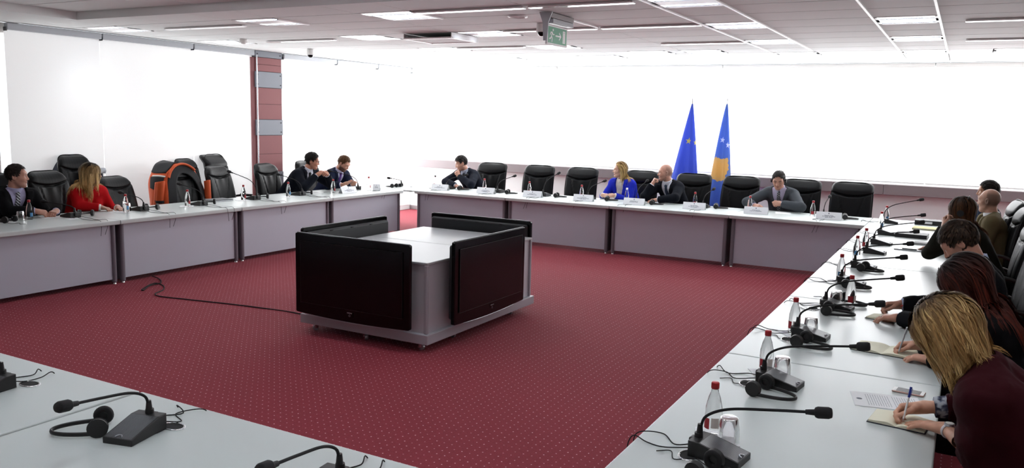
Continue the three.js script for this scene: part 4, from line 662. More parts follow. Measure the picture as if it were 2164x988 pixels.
function faceField(fem) {
  const j = fem ? 0.9 : 1;
  const base = blend([skull, ell([0, -0.035, 0.026], [0.06 * j, 0.078, 0.064]), cap([-0.05 * j, -0.052, 0.004], [-0.018, -0.097, 0.056], 0.02 * j, 0.018), cap([0.05 * j, -0.052, 0.004], [0.018, -0.097, 0.056], 0.02 * j, 0.018), ell([0, -0.098, 0.066], [0.024, 0.02, 0.02]), cap([-0.034, -0.022, 0.062], [-0.05, -0.012, 0.04], 0.022), cap([0.034, -0.022, 0.062], [0.05, -0.012, 0.04], 0.022), cap([-0.04, 0.027, 0.07], [0.04, 0.027, 0.07], 0.02)], 0.03);
  const sockets = [ell([-0.033, 0.006, 0.097], [0.02, 0.011, 0.017]), ell([0.033, 0.006, 0.097], [0.02, 0.011, 0.017])];
  const eyes = [ell([-0.033, 0.005, 0.0745], [0.0135, 0.0125, 0.0125]), ell([0.033, 0.005, 0.0745], [0.0135, 0.0125, 0.0125])];
  const nose = blend([cap([0, 0.012, 0.086], [0, -0.028, 0.105], 0.0085, 0.0115), ell([-0.012, -0.034, 0.094], [0.008, 0.007, 0.01]), ell([0.012, -0.034, 0.094], [0.008, 0.007, 0.01])], 0.01);
  const lips = [ell([0, -0.0575, 0.0885], [0.024, 0.0055, 0.009]), ell([0, -0.0675, 0.0865], [0.021, 0.0062, 0.0095])], slit = ell([0, -0.0622, 0.098], [0.024, 0.0014, 0.008]);
  const ears = [-1, 1].map(q => { const a = ell([q * 0.08, -0.004, -0.012], [0.011, 0.033, 0.02]), b = ell([q * 0.09, -0.001, -0.008], [0.009, 0.021, 0.011]); return (x, y, z) => smax(a(x, y, z), -b(x, y, z), 0.006); });
  return (x, y, z) => {
    let d = base(x, y, z); if (z > 0.03) { d = smax(d, -sockets[0](x, y, z), 0.014); d = smax(d, -sockets[1](x, y, z), 0.014); d = smin(d, nose(x, y, z), 0.012); d = smin(d, lips[0](x, y, z), 0.006); d = smin(d, lips[1](x, y, z), 0.006); d = smax(d, -slit(x, y, z), 0.003); d = Math.min(d, eyes[0](x, y, z), eyes[1](x, y, z)); }
    if (Math.abs(x) > 0.05) d = smin(d, ears[x > 0 ? 1 : 0](x, y, z), 0.006); return d;
  };
}
function faceColour(o) {
  const skin = lin(o.skin), lip = mix3(skin, lin(o.fem ? '#a8404a' : '#9a5a52'), o.fem ? 0.75 : 0.45), brow = lin(o.brow ?? '#2a1c15'), beard = o.beard ? lin(o.beard) : null, iris = [0.03, 0.02, 0.015], scalp = o.scalp ? lin(o.scalp) : null;
  return (x, y, z) => {
    let c = skin; const ax = Math.abs(x), n = noise(x * 60, y * 60, z * 60) * 0.06; c = [c[0] * (1 + n), c[1] * (1 + n), c[2] * (1 + n)];
    if (beard) { const k = clamp((0.03 - y - 0.065) / 0.02 + (z < 0.06 ? 0.4 : 0) , 0, 1) * clamp((z + 0.02) / 0.02, 0, 1) * (o.beardK ?? 0.8); if (y < -0.012 && !(z > 0.085 && y > -0.052 && ax < 0.03)) c = mix3(c, beard, k); }
    if (scalp) { const k = clamp(((z < 0.0 ? 0.115 : 0.075) - y) / 0.05, 0, 1) * clamp((0.045 - z) / 0.06, 0, 1) * clamp((y + 0.065) / 0.03, 0, 1); c = mix3(c, scalp, k * (o.scalpK ?? 0.7)); }
    if (z > 0.07) {
      const ly = (y + 0.0625); if (ax < 0.024 && Math.abs(ly) < 0.0115 * (1 - ax / 0.034) && z > 0.078) c = mix3(c, lip, 0.85);
      if (ax > 0.014 && ax < 0.052 && Math.abs(y - 0.026 - 0.012 * Math.sin((ax - 0.014) / 0.038 * 2.4) + 0.004) < (o.fem ? 0.0035 : 0.0055)) c = mix3(c, brow, 0.85);
    }
    const ex = ax - 0.033, ey = y - 0.005; if (z > 0.072 && z < 0.0885 && Math.hypot(ex / 0.0135, ey / 0.0085) < 1) { const lid = o.closed || ey > 0.0045; c = lid ? mix3(c, brow, 0.35) : Math.hypot(ex, ey) < 0.0058 ? iris : [0.5, 0.47, 0.44]; }
    return c;
  };
}
// locks: guide strands fall from the scalp, sliding over the skull and the clothes; thin hairs follow each guide
const cheek = ell([0, -0.035, 0.02], [0.06, 0.08, 0.062]);
function skullNormal(a) { const e = 0.004; return norm([skull(a[0] + e, a[1], a[2]) - skull(a[0] - e, a[1], a[2]), skull(a[0], a[1] + e, a[2]) - skull(a[0], a[1] - e, a[2]), skull(a[0], a[1], a[2] + e) - skull(a[0], a[1], a[2] - e)]); }
function strands(H, guides, o, inside) {
  const pos = [], col = [], out = [], root = lin(o.root ?? o.colour), tip = lin(o.tip ?? o.colour), lite = o.lite ? lin(o.lite) : null, grey = o.grey ? lin(o.grey) : null, vx = o.vertex ?? [0.0, 0.14, -0.03], S = 2, kids = o.kids ?? 8;
  const W = l => add(add(add([0, 0, 0], H.X, l[0]), H.Y, l[1]), H.Z, l[2]);
  for (let i = 0, tries = 0; i < guides && tries < guides * 20; tries++) {
    const u = rr(-1, 1), ph0 = rr(0, 6.2832), q0 = Math.sqrt(1 - u * u), l = [0.077 * q0 * Math.cos(ph0), 0.032 + 0.094 * u, -0.012 + 0.098 * q0 * Math.sin(ph0)];
    if (!inside(l)) continue; i++;
    const N0 = skullNormal(l), lift = o.lift + rr(-0.3, 0.5) * o.lift * 0.4; let dl = sub(l, [vx[0] + (o.split ? Math.sign(l[0]) * -0.0 : 0), vx[1], vx[2]]); if (o.part !== undefined) dl = [Math.sign(l[0] - o.part) * 0.06 * (l[1] > 0.06 ? 1 : 0.3) + dl[0] * 0.5, dl[1], dl[2]]; dl = add(dl, [0, 0, -1], (o.back ?? 0.3) * 0.05); dl = norm(add(dl, N0, -dot(dl, N0) + (o.stand ?? 0)));
    let p = add(H.at(...l), W(N0), lift * 0.75), d = W(dl);
    const step = o.len > 0.12 ? 0.014 : 0.007, L = o.len * rr(0.72, 1.08), m = Math.max(4, Math.round(L / step)), path = [], ph = rr(0, 6), amp = (o.wave ?? 0.3) * rr(0.4, 1.2), kick = o.flick ? rr(-0.5, 1) * o.flick : 0, sgn = Math.sign(l[0]) || 1, g = norm(add([0, -(o.gw ?? 1), 0], H.Y, -(o.gl ?? 0)));
    for (let q = 0; q <= m; q++) {
      path.push(p); const t = q / m; let away = null; d = norm(add(add(d, g, o.g ?? 0.22), H.X, amp * 0.16 * Math.sin(ph + q * 0.7) * (t > 0.2 ? 1 : 0.2)));
      if (kick && t > 0.7) d = norm(add(d, H.X, sgn * 0.22 * kick));
      p = add(p, d, step); const a = H.to(...p), h = Math.min(skull(...a), cheek(...a)) * H.s; if (h < lift) { away = W(skullNormal(a)); p = add(p, away, lift - h); }
      if (o.body && q > 3) { const b = o.body(...p) - 0.007; if (b < 0) { const e = 0.006, G = norm([o.body(p[0] + e, p[1], p[2]) - o.body(p[0] - e, p[1], p[2]), o.body(p[0], p[1] + e, p[2]) - o.body(p[0], p[1] - e, p[2]), o.body(p[0], p[1], p[2] + e) - o.body(p[0], p[1], p[2] - e)]); p = add(p, G, -b); } }
      d = norm(sub(p, path[path.length - 1])); if (away) d = norm(add(d, away, -Math.max(0, dot(d, away)) - (o.stand ? 0 : 0.12)));
    }
    const cp = path.filter((_, q) => q % 2 === 0 || q === m), fr = cp.map((c, q) => { const T3 = norm(sub(cp[Math.min(q + 1, cp.length - 1)], cp[Math.max(q - 1, 0)])), n0 = norm(sub(c, H.c)), bi = norm(cross(T3, n0)); return [bi, cross(bi, T3)]; }), lockTint = rnd();
    for (let kid = 0; kid < kids; kid++) {
      const ob = rr(-1, 1) * (o.spread ?? 0.012), on = rr(-0.5, 1) * (o.spread ?? 0.012) * 0.5, R0 = (o.r ?? 0.003) * rr(0.6, 1.3), cut = rr(0.82, 1), tint = 0.7 * lockTint + 0.3 * rnd(), k = 0.7 + 0.6 * rnd(), w2 = rr(0, 6), o0 = pos.length / 3, nR = cp.length;
      for (let q = 0; q < nR; q++) {
        const t = q / (nR - 1), f = q * cut, i0 = Math.min(Math.floor(f), nR - 2), c = mix3(cp[i0], cp[i0 + 1], f - i0), [bi, nn] = fr[i0], cl = 1 - 0.55 * t, wv = 0.0025 * Math.sin(w2 + t * 9) * (o.wave ?? 0.3) * 2, ctr = add(add(c, bi, ob * cl + wv), nn, on * cl), R = R0 * (1 - 0.85 * Math.pow(t, 2.5));
        for (let z = 0; z < S; z++) { const v = add(ctr, bi, (z ? 1 : -1) * R * 1.3); pos.push(v[0], v[1], v[2]); }
        let cc = mix3(o.long ? mix3(mix3(tip, root, 0.35), root, clamp((l[1] - 0.07) / 0.045, 0, 1)) : root, tip, clamp((t - (o.fade ?? 0.2)) / (o.fadeW ?? 0.5), 0, 1)); if (lite && tint > 0.5) cc = mix3(cc, lite, clamp((tint - 0.5) * 2, 0, 1) * clamp(t * 2.5, 0, 1)); if (grey && tint > 0.62) cc = mix3(cc, grey, 0.6); for (let z = 0; z < S; z++) col.push(cc[0] * k, cc[1] * k, cc[2] * k);
      }
      for (let q = 0; q + 1 < nR; q++) { const a = o0 + q * S, b = a + 1; out.push(a, b, a + S, b, b + S, a + S); }
    }
  }
  const g = new THREE.BufferGeometry(); g.setAttribute('position', new THREE.Float32BufferAttribute(pos, 3)); g.setIndex(out); g.computeVertexNormals(); g.setAttribute('uv', new THREE.BufferAttribute(new Float32Array(pos.length / 3 * 2), 2)); g.setAttribute('color', new THREE.Float32BufferAttribute(col, 3)); return g;
}
function person(o) {
  const s = o.s ?? 1.06, near = o.near ? 1 : 0, th = o.face, F0 = [Math.sin(th), 0, Math.cos(th)], Lf = [Math.cos(th), 0, -Math.sin(th)], fem = !!o.fem;
  const H = headFrame(o.head, o.hy, o.hp ?? 0, o.hr ?? 0, s * (fem ? 0.97 : 1)), pel = [o.root[0], 0.55, o.root[1]];
  const hb = H.at(0, -0.085, -0.022), tdir = norm(sub(hb, add(pel, F0, -0.02))), nb = add(hb, tdir, -0.085 * s);
  const U = norm(sub(nb, pel)), Fw = norm(cross(Lf, U)), P = (a, b, c) => add(add(add(nb, Lf, a * s), U, b * s), Fw, c * s), sw = (fem ? 0.155 : 0.185);
  const tl = len3(sub(nb, pel)) / s, mid = P(0, -tl * 0.55, 0.0);
  const sh = [1, -1].map(q => P(q * sw, -0.05, o.hunch ?? 0.03)), elb = [], wr = [], hands = [];
  [o.L, o.R].forEach((h, i) => {
    const q = i ? -1 : 1; if (!h) { elb.push(add(add(add(sh[i], [0, -1, 0], 0.24 * s), F0, 0.06), Lf, q * 0.05)); wr.push(add(add(elb[i], F0, 0.22), [0, -1, 0], 0.03)); hands.push(null); return; }
    const d = norm(h.d), w = add(h.p, d, -0.055 * s), S = sh[i], a = 0.285 * s, b = 0.265 * s; let v = sub(w, S), D = len3(v); const k = Math.max(1, D / (a + b) * 1.005), A = a * k, Bq = b * k, x = clamp((A * A - Bq * Bq + D * D) / (2 * D), -A, A), r = Math.sqrt(Math.max(0, A * A - x * x)); v = norm(v);
    let hint = h.e ?? add(add([0, -1, 0], Lf, q * 0.6), F0, -0.2); hint = norm(add(hint, v, -dot(hint, v))); let e = add(add(S, v, x), hint, r); if (h.el) e = h.el; if (h.onTable !== false && e[1] < T + 0.07 && o.overTable && o.overTable(e)) e[1] = T + 0.07;
    elb.push(e); wr.push(w); hands.push({ d, n: h.n, pose: h.pose ?? 'rest', w, side: q > 0 ? -1 : 1 });
  });
  const bone = k => ({
    torso: [cap(P(0.085, -0.12, -0.0), add(mid, Lf, 0.078 * s), (0.105 + k) * s, (0.098 + k) * s), cap(P(-0.085, -0.12, -0.0), add(mid, Lf, -0.078 * s), (0.105 + k) * s, (0.098 + k) * s), cap(add(mid, Lf, 0.07 * s), add(pel, Lf, 0.085 * s), (0.1 + k) * s, (0.12 + k) * s), cap(add(mid, Lf, -0.07 * s), add(pel, Lf, -0.085 * s), (0.1 + k) * s, (0.12 + k) * s), cap(sh[0], sh[1], (0.058 + k) * s), cap(P(0.03, 0.015, -0.01), P(sw * 0.7, -0.035, 0), (0.04 + k) * s, (0.048 + k) * s), cap(P(-0.03, 0.015, -0.01), P(-sw * 0.7, -0.035, 0), (0.04 + k) * s, (0.048 + k) * s), ...(fem ? [ell(P(0.075, -0.19, 0.085), [0.07 * s, 0.07 * s, 0.06 * s]), ell(P(-0.075, -0.19, 0.085), [0.07 * s, 0.07 * s, 0.06 * s])] : [])],
    upper: [0, 1].map(i => cap(sh[i], elb[i], (0.055 + k) * s * (fem ? 0.88 : 1), (0.043 + k) * s * (fem ? 0.9 : 1))), fore: [0, 1].map(i => cap(elb[i], wr[i], (0.043 + k) * s * (fem ? 0.9 : 1), (0.029 + k) * s * (fem ? 0.9 : 1))),
  });
  const b0 = bone(-0.012), hips = [1, -1].map(q => add(pel, Lf, q * 0.09 * s)), knees = hips.map((h, i) => add(add(h, F0, o.knee ?? 0.4), [0, -0.04, 0])), ank = knees.map(k => [k[0] - F0[0] * 0.06, 0.11, k[2] - F0[2] * 0.06]);
  const g = thing('person', o.label, 'person', [o.root[0], 0, o.root[1]]);
  const org = [-o.root[0], 0, -o.root[1]], P2 = (name, geo, mat, par = g) => { geo.translate(...org); return part(name, geo, mat, par); };
  // body
  const neck = cap(H.at(0, -0.05, -0.022), nb, (fem ? 0.046 : 0.055) * s, (fem ? 0.05 : 0.062) * s), face = faceField(fem), fc = faceColour(o), skin = lin(o.skin);
  const headF = (x, y, z) => { const a = H.to(x, y, z), f = face(a[0], a[1], a[2]) * H.s; return smin(f, neck(x, y, z), 0.02); };
  const geos = [nets(headF, bounds([H.at(0, 0.03, 0), H.at(0, -0.1, 0), nb], 0.135), near ? 0.0038 : 0.0048, (x, y, z) => fc(...H.to(x, y, z)))];
  const coreList = [...b0.torso, ...b0.upper, ...b0.fore, ...hips.map((h, i) => cap(h, knees[i], 0.075 * s, 0.05 * s)), ...knees.map((k, i) => cap(k, ank[i], 0.048 * s, 0.034 * s)), neck];
  geos.push(nets(blend(coreList, 0.03), bounds([...sh, ...elb, ...wr, ...knees, ...ank, pel, nb], 0.14), 0.02, () => skin));
  const hc = o.handTint ? lin(o.handTint) : skin;
  hands.forEach((h, i) => { if (!h) return; const k = handField(h.w, h.d, h.n, h.pose, h.side, s * (fem ? 0.93 : 1.06)); h.k = k; const fr = cap(mix3(elb[i], wr[i], 0.6), wr[i], 0.033 * s * (fem ? 0.85 : 1), 0.026 * s * (fem ? 0.85 : 1)); geos.push(nets((x, y, z) => smin(k.f(x, y, z), fr(x, y, z), 0.02), bounds([...k.pts, mix3(elb[i], wr[i], 0.7)], 0.035), near ? 0.0034 : 0.005, (x, y, z) => { const n = 1 + 0.08 * noise(x * 90, y * 90, z * 90); return hc.map(q => q * n); })); });
  P2('body', joined(geos), skinMat);
  // clothes
  const bt = bone(0.0), tor = blend(bt.torso, 0.05), c = o.clothes, cell = near ? 0.0085 : 0.011, wob = near ? 0.006 : 0.005;
  const loc = (x, y, z) => { const p = [x - nb[0], y - nb[1], z - nb[2]]; return [dot(p, Lf) / s, dot(p, U) / s, dot(p, Fw) / s]; };
  const sleeves = (k, cut) => [0, 1].map(i => { const t = cut[i] ?? cut, end = mix3(elb[i], wr[i], t), fk = fem ? 0.9 : 1, a = cap(sh[i], elb[i], (0.062 + k) * s * fk, (0.052 + k) * s * fk), b = cap(elb[i], mix3(elb[i], wr[i], Math.min(1.05, t + 0.12)), (0.052 + k) * s * fk, lerp(0.052 + k, 0.037 + k, t) * s * fk), ax = norm(sub(wr[i], elb[i])); return (x, y, z) => smin(a(x, y, z), Math.max(b(x, y, z), (x - end[0]) * ax[0] + (y - end[1]) * ax[1] + (z - end[2]) * ax[2]), 0.02); });
  const bb = bounds([...sh, ...elb, ...wr, pel, nb, P(0, 0.05, 0)], 0.13); bb[0][1] = Math.max(bb[0][1], 0.44);
  const vOpen = c.v ?? 0.34, vw = c.vw ?? 0.075, V = (a, b) => Math.abs(a) - clamp((b + vOpen) / vOpen, 0, 1.25) * vw;
  const outer = (k, cut, open, lap) => {
    const sl = sleeves(k, cut);
    return (x, y, z) => {
      const w = wob * noise(x * 14 + 3, y * 14, z * 14) + (near ? 0.0035 * noise(x * 38, y * 30, z * 38) : 0); let d = tor(x, y, z) - (k + 0.006) * s;
      const nk = neck(x, y, z), a = loc(x, y, z);
      if (lap && a[2] > 0 && d < 0.06) { const lp = Math.max(tor(x, y, z) - (k + 0.02) * s, Math.abs(V(a[0], a[1]) - 0.03) - 0.03, -(a[1] + vOpen), a[1] - 0.03); d = smin(d, lp, 0.008); }
      if (open && a[2] > 0) d = Math.max(d, Math.min(-V(a[0], a[1]), (a[1] + vOpen)) * s);
      d = smin(smin(d, sl[0](x, y, z), 0.03), sl[1](x, y, z), 0.03) + w;
      return Math.max(d, (c.neckGap ?? 0.012) - nk);
    };
  };
  const put = (name, f, mat, q = cell, col) => P2(name, nets(f, bb, q, col), mat);
  let bodyForHair = outer(0.012, 0.9, false, false);
  if (c.kind === 'suit') {
    put('jacket', outer(c.k ?? 0.014, c.cut ?? 0.95, true, true), clothMat(c.colour, { vertexColors: false }));
    const sl = sleeves(0.002, 0.99), collar = (x, y, z) => { const p = sub([x, y, z], nb), ax = norm(sub(H.at(0, -0.05, -0.022), nb)), t = dot(p, ax), rad = len3(add(p, ax, -t)); return Math.max(Math.abs(rad - 0.066 * s) - 0.011, Math.abs(t - 0.026 * s) - 0.028 * s); };
    put('shirt', (x, y, z) => Math.min(Math.max(smin(tor(x, y, z) - 0.006 * s, Math.min(sl[0](x, y, z), sl[1](x, y, z)), 0.02), 0.004 - neck(x, y, z)), collar(x, y, z)), clothMat(c.shirt), near ? 0.0085 : 0.009);
    if (c.tie) {
      const tie = (x, y, z) => { const a = loc(x, y, z), w = lerp(0.019, 0.04, clamp((-a[1]) / 0.36, 0, 1)); return a[2] < 0 ? 1 : Math.max(tor(x, y, z) - 0.016 * s, -(tor(x, y, z) - 0.0 * s) , (Math.abs(a[0]) - w) * s, (a[1] - 0.0) * s, -(a[1] + 0.42) * s); }, knot = ell(P(0, 0.004, 0.085 + (c.knot ?? 0)), [0.022 * s, 0.024 * s, 0.02 * s], [Lf, U, Fw]);
      const [t0, t1, kind] = c.tie, A = lin(t0), B = lin(t1 ?? t0);
      put('tie', (x, y, z) => smin(tie(x, y, z), knot(x, y, z), 0.01), std('#ffffff', { vertexColors: true, roughness: 0.55 }), 0.006, (x, y, z) => { const a = loc(x, y, z); if (kind === 'plain') return A; const q = kind === 'check' ? (Math.sin((a[0] + a[1]) * 190) > 0.75 || Math.sin((a[0] - a[1]) * 190) > 0.75) : Math.sin((a[1] + a[0] * 0.9) * 200) > 0.1; return q ? B : A; });
    }
    put('trousers', blend([...hips.map((h, i) => cap(h, knees[i], 0.088 * s, 0.066 * s)), ...knees.map((k, i) => cap(k, ank[i], 0.064 * s, 0.05 * s)), cap(hips[0], hips[1], 0.13 * s)], 0.03), clothMat(c.trousers ?? c.colour), 0.014).visible = true;
  } else {
    put(c.name ?? 'sweater', outer(c.k ?? 0.008, c.cut ?? 0.92, !!c.open, !!c.open), clothMat(c.colour, c.mat));
    if (c.under) { const sl = sleeves(0.004, c.cuffCut ?? 0.985), collar = (x, y, z) => { const p = sub([x, y, z], nb), ax = norm(sub(H.at(0, -0.05, -0.022), nb)), t = dot(p, ax), rad = len3(add(p, ax, -t)); return Math.max(Math.abs(rad - 0.062 * s - Math.max(0, 0.03 - t) * 0.5) - 0.006, Math.abs(t - 0.02 * s) - 0.025 * s); }; const cuffs = (x, y, z) => Math.min(sl[0](x, y, z), sl[1](x, y, z)); put('blouse', (x, y, z) => Math.min(Math.max(smin(tor(x, y, z) - 0.003 * s, cuffs(x, y, z), 0.02), 0.004 - neck(x, y, z)), c.noCollar ? 1 : collar(x, y, z)), c.underMat ?? clothMat(c.under), 0.0085, c.underCol); }
    put('trousers', blend([...hips.map((h, i) => cap(h, knees[i], 0.085 * s, 0.062 * s)), ...knees.map((k, i) => cap(k, ank[i], 0.06 * s, 0.045 * s)), cap(hips[0], hips[1], 0.125 * s)], 0.03), clothMat(c.trousers ?? '#15161a'), 0.014);
  }
  const bbT = bounds(ank, 0.3); for (let i = 0; i < 2; i++) { const a = ank[i], toe = add([a[0], 0.045, a[2]], F0, 0.15); P2('shoe', nets(blend([cap([a[0], 0.05, a[2]], toe, 0.042 * s, 0.034 * s), cap(a, [a[0], 0.06, a[2]], 0.042 * s)], 0.03), bounds([a, toe], 0.09), 0.012), M.blackCover); }
  // hair
  const hz = o.hair; let hair;
  if (hz) {
    const hcol = lin(hz.colour ?? hz.root), grey = hz.grey ? lin(hz.grey) : null, top = hz.vol ?? 0.012, front = hz.front ?? 0.07, sideZ = hz.side ?? 0.012, nape = hz.nape ?? -0.072;
    const shellF = (x, y, z) => { const a = H.to(x, y, z), v = a[1] > 0.02 ? top * clamp((a[1] - 0.02) / 0.07, 0, 1) : 0; let d = skull(...a) - 0.7 * (hz.t ?? 0.009) - 0.35 * v - 0.006 * (hz.rough ?? 0.5) * (noise(a[0] * 55, a[1] * 28, a[2] * 40) + 0.5 * noise(a[0] * 120, a[1] * 60, a[2] * 90)); const yb = hz.line ?? 0.084, zm = a[1] > -0.004 ? lerp(sideZ, front, clamp((a[1] + 0.004) / yb, 0, 1.3)) + 0.006 * noise(a[0] * 70, 2, a[1] * 30) : lerp(sideZ, -0.06, clamp(-(a[1] + 0.004) / 0.06, 0, 1)); d = Math.max(d, (a[2] - zm + (hz.recede ?? 0) * Math.max(0, 1 - Math.abs(Math.abs(a[0]) - 0.045) / 0.03)) * 0.8, nape - a[1]); if (Math.abs(a[0]) > 0.062 && !hz.long) d = Math.max(d, -ell([Math.sign(a[0]) * 0.082, -0.006, -0.006], [0.02, 0.03, 0.02])(...a)); return d * H.s; };
    const base = nets(shellF, bounds([H.at(0, 0.04, 0)], 0.17), near ? 0.0042 : 0.005, (x, y, z) => { const a = H.to(x, y, z), n = 0.85 + 0.35 * noise(a[0] * 140, a[1] * 40, a[2] * 60); let q = hcol; if (grey) q = mix3(q, grey, clamp((0.03 - a[1]) / 0.05, 0, 0.7) + 0.1); return q.map(w => w * n); });
    const zline = y => y > -0.004 ? lerp(sideZ, front, clamp((y + 0.004) / (hz.line ?? 0.084), 0, 1.3)) : lerp(sideZ, -0.06, clamp(-(y + 0.004) / 0.06, 0, 1)), inside = l => l[2] < zline(l[1]) - (hz.recede ?? 0) * Math.max(0, 1 - Math.abs(Math.abs(l[0]) - 0.045) / 0.03) && l[1] > nape + 0.01 && !(!hz.long && Math.abs(l[0]) > 0.066 && Math.hypot((l[1] + 0.006) / 0.03, (l[2] + 0.006) / 0.022) < 1);
    const list = [base]; if (hz.long) list.push(strands(H, hz.n ?? 160, { ...hz, body: bodyForHair }, inside)); else list.push(strands(H, near ? 620 : 300, { lift: 0.85 * (hz.t ?? 0.009) + 0.5 * top, len: hz.len ?? 0.027, r: near ? 0.0016 : 0.002, spread: 0.01, kids: near ? 9 : 6, wave: 0.2, gl: 0.3, gw: 0.5, g: 0.1, back: 0, vertex: [0, 0.1, -0.08], stand: hz.stand ?? 0, ...hz }, inside));
    hair = P2('hair', mergeGeometries(list), hairMat);
  }
  const place3 = (geo, at, X, Y, Z) => geo.applyMatrix4(new THREE.Matrix4().makeBasis(v3(...X), v3(...Y), v3(...Z)).setPosition(...at));
  if (o.glasses) { const q = []; for (const e of [-1, 1]) { q.push(new THREE.TorusGeometry(0.021, 0.002, 6, 20).scale(1.15, 0.8, 1).translate(e * 0.033, 0.004, 0.1)); q.push(place(cyl(0.0016, 0.0016, 0.1, 0, 0, 0, 6), e * 0.066, 0.006, 0.05, PH, 0, 0)); } q.push(place(cyl(0.0018, 0.0018, 0.018, 0, 0, 0, 6), 0, 0.006, 0.101, 0, 0, PH)); P2('glasses', place3(merge(q).scale(H.s, H.s, H.s), H.c, H.X, H.Y, H.Z), M.blackPlastic); }
  if (o.headset) { const pts = []; for (let i = 0; i <= 16; i++) { const a = Math.PI * i / 16; pts.push([Math.cos(a) * 0.094, 0.0 + Math.sin(a) * 0.152, -0.01 - 0.025 * Math.sin(a)]); } const q = [tube(pts, 0.0055, 40, 6).rotateX(o.bandTilt ?? 0)]; for (const e of [-1, 1]) q.push(place(cyl(0.027, 0.03, 0.022, 0, 0, 0, 18), e * 0.096, -0.008, -0.006, 0, 0, PH)); const hs = thing('worn_headset', o.headset, 'headset', [o.root[0], 0, o.root[1]]); const hg = place3(merge(q).scale(H.s, H.s, H.s), H.c, H.X, H.Y, H.Z); P2('headband', hg, M.blackPlastic, hs); }
  if (o.watch) { const i = o.watch === 'L' ? 0 : 1, ax = norm(sub(wr[i], elb[i])), k = hands[i], up = norm(add(k.n.map(q => -q), ax, dot(k.n, ax))), sd = cross(up, ax), at = add(wr[i], ax, -0.025), r = 0.0285 * s * (fem ? 0.9 : 1); const wg = place3(new THREE.TorusGeometry(r, 0.004, 8, 28).scale(1, 1, 2.2), at, sd, up, ax); const w = P2('watch_strap', wg, o.strap ?? M.silver); P2('watch_dial', place3(new THREE.CylinderGeometry(0.019, 0.02, 0.009, 24), add(at, up, r + 0.002), sd, up, ax), o.strap === M.blackCover ? M.silver : M.silver); P2('watch_face', place3(new THREE.CylinderGeometry(0.0155, 0.0155, 0.001, 24), add(at, up, r + 0.0072), sd, up, ax), M.white); }
  if (o.ring) { const i = o.ring === 'L' ? 0 : 1, k = hands[i]; P2('ring', place3(new THREE.TorusGeometry(0.0105 * s, 0.0022, 6, 18), k.k.knuckle, cross(k.n, k.d), k.n, k.d), M.chrome); }
  return g;
}

// ---------------------------------------------------------------- the people round the tables
const overLeft = e => e[0] > XL - D - 0.03, overBack = e => e[2] > -D - 0.03, overRight = e => e[0] < XR + D + 0.03;
const DOWN = [0, -1, 0];
// left table
person({ label: 'man in a black suit and striped tie at the left picture edge, looking right', root: [-1.5, 6.0], face: PH, head: [-1.3, 1.2, 5.96], hy: 2.42, hp: 0.02, skin: '#b98672', hair: { colour: '#1d1512', front: 0.066, recede: 0.02, vol: 0.012, grey: '#3a322d' }, beard: '#6a4a40', beardK: 0.3, overTable: overLeft,
  R: { p: [-1.0, 0.80, 5.88], d: [0.5, -0.25, -0.8], n: [0, -0.7, -0.7], pose: 'curl' }, L: { p: [-0.98, 0.79, 5.74], d: [0.4, -0.1, 0.6], n: [0, -0.9, 0.3], pose: 'curl' }, clothes: { kind: 'suit', colour: '#0b0b0e', shirt: '#a9a6c4', tie: ['#15161c', '#c9cbd4', 'stripe'], vw: 0.09 } });
person({ label: 'woman in a red sweater with long two-tone hair and glasses', fem: 1, root: [-1.5, 5.08], face: PH, head: [-1.28, 1.185, 5.06], hy: 2.5, hp: 0.0, skin: '#b98a74', glasses: 1, overTable: overLeft,
  hair: { long: 1, colour: '#24180f', root: '#2a1c12', tip: '#cfa970', lite: '#e6cb94', fade: 0.18, fadeW: 0.4, n: 190, kids: 9, len: 0.42, lift: 0.02, r: 0.0026, wave: 1.7, gl: 0.2, spread: 0.016, t: 0.016, front: 0.058, back: 1.6, g: 0.19, az: [0.9, 3.1] },
  R: { p: [-1.02, 0.775, 5.06], d: [0.9, -0.15, -0.35], n: DOWN, pose: 'rest' }, L: { p: [-0.98, 0.765, 4.9], d: [0.9, -0.1, 0.25], n: DOWN, pose: 'flat' }, clothes: { colour: '#b00f16', under: '#e9e6e2', k: 0.012, cut: 0.9 } });
person({ label: 'man in a dark navy suit and glasses with hands clasped before his mouth', root: [-1.55, 1.5], face: PH, head: [-1.1, 1.235, 1.3], hy: 2.2, hp: 0.18, skin: '#b98068', glasses: 1, hair: { colour: '#16120f', vol: 0.022, front: 0.072, rough: 1 }, beard: '#4a3a34', beardK: 0.25, overTable: overLeft,
  R: { p: [-0.87, 1.05, 1.38], d: [0.55, 0.5, -0.6], n: [0.2, -0.2, -0.95], pose: 'clasp', el: [-0.98, 0.83, 1.62] }, L: { p: [-0.82, 1.05, 1.27], d: [0.45, 0.45, 0.6], n: [0.2, -0.2, 0.95], pose: 'clasp', el: [-0.9, 0.84, 1.06] }, clothes: { kind: 'suit', colour: '#11141d', shirt: '#c9ccd8', tie: ['#171a22', '#171a22', 'plain'] } });
person({ label: 'bearded red-haired man in navy suit and purple tie looking at a phone', root: [-1.55, 0.6], face: PH, head: [-1.12, 1.165, 0.5], hy: 1.75, hp: 0.6, skin: '#c08d76', brow: '#5a3a22', hair: { colour: '#5a3c22', front: 0.066, recede: 0.02, vol: 0.012 }, beard: '#4f3020', beardK: 0.95, closed: 1, overTable: overLeft,
  R: { p: [-0.86, 0.84, 0.78], d: [0.6, 0.1, -0.6], n: [0.2, 0.9, -0.3], pose: 'rest' }, L: { p: [-0.8, 0.835, 0.64], d: [0.5, 0.1, 0.55], n: [0.2, 0.9, 0.3], pose: 'rest' }, clothes: { kind: 'suit', colour: '#1a2138', shirt: '#c6c4dd', tie: ['#5b2f86', '#5b2f86', 'plain'] } });
phone(-0.82, 0.7, 1.2, 'black smartphone in the hands of the bearded man', 0.125, M.blackPlastic);
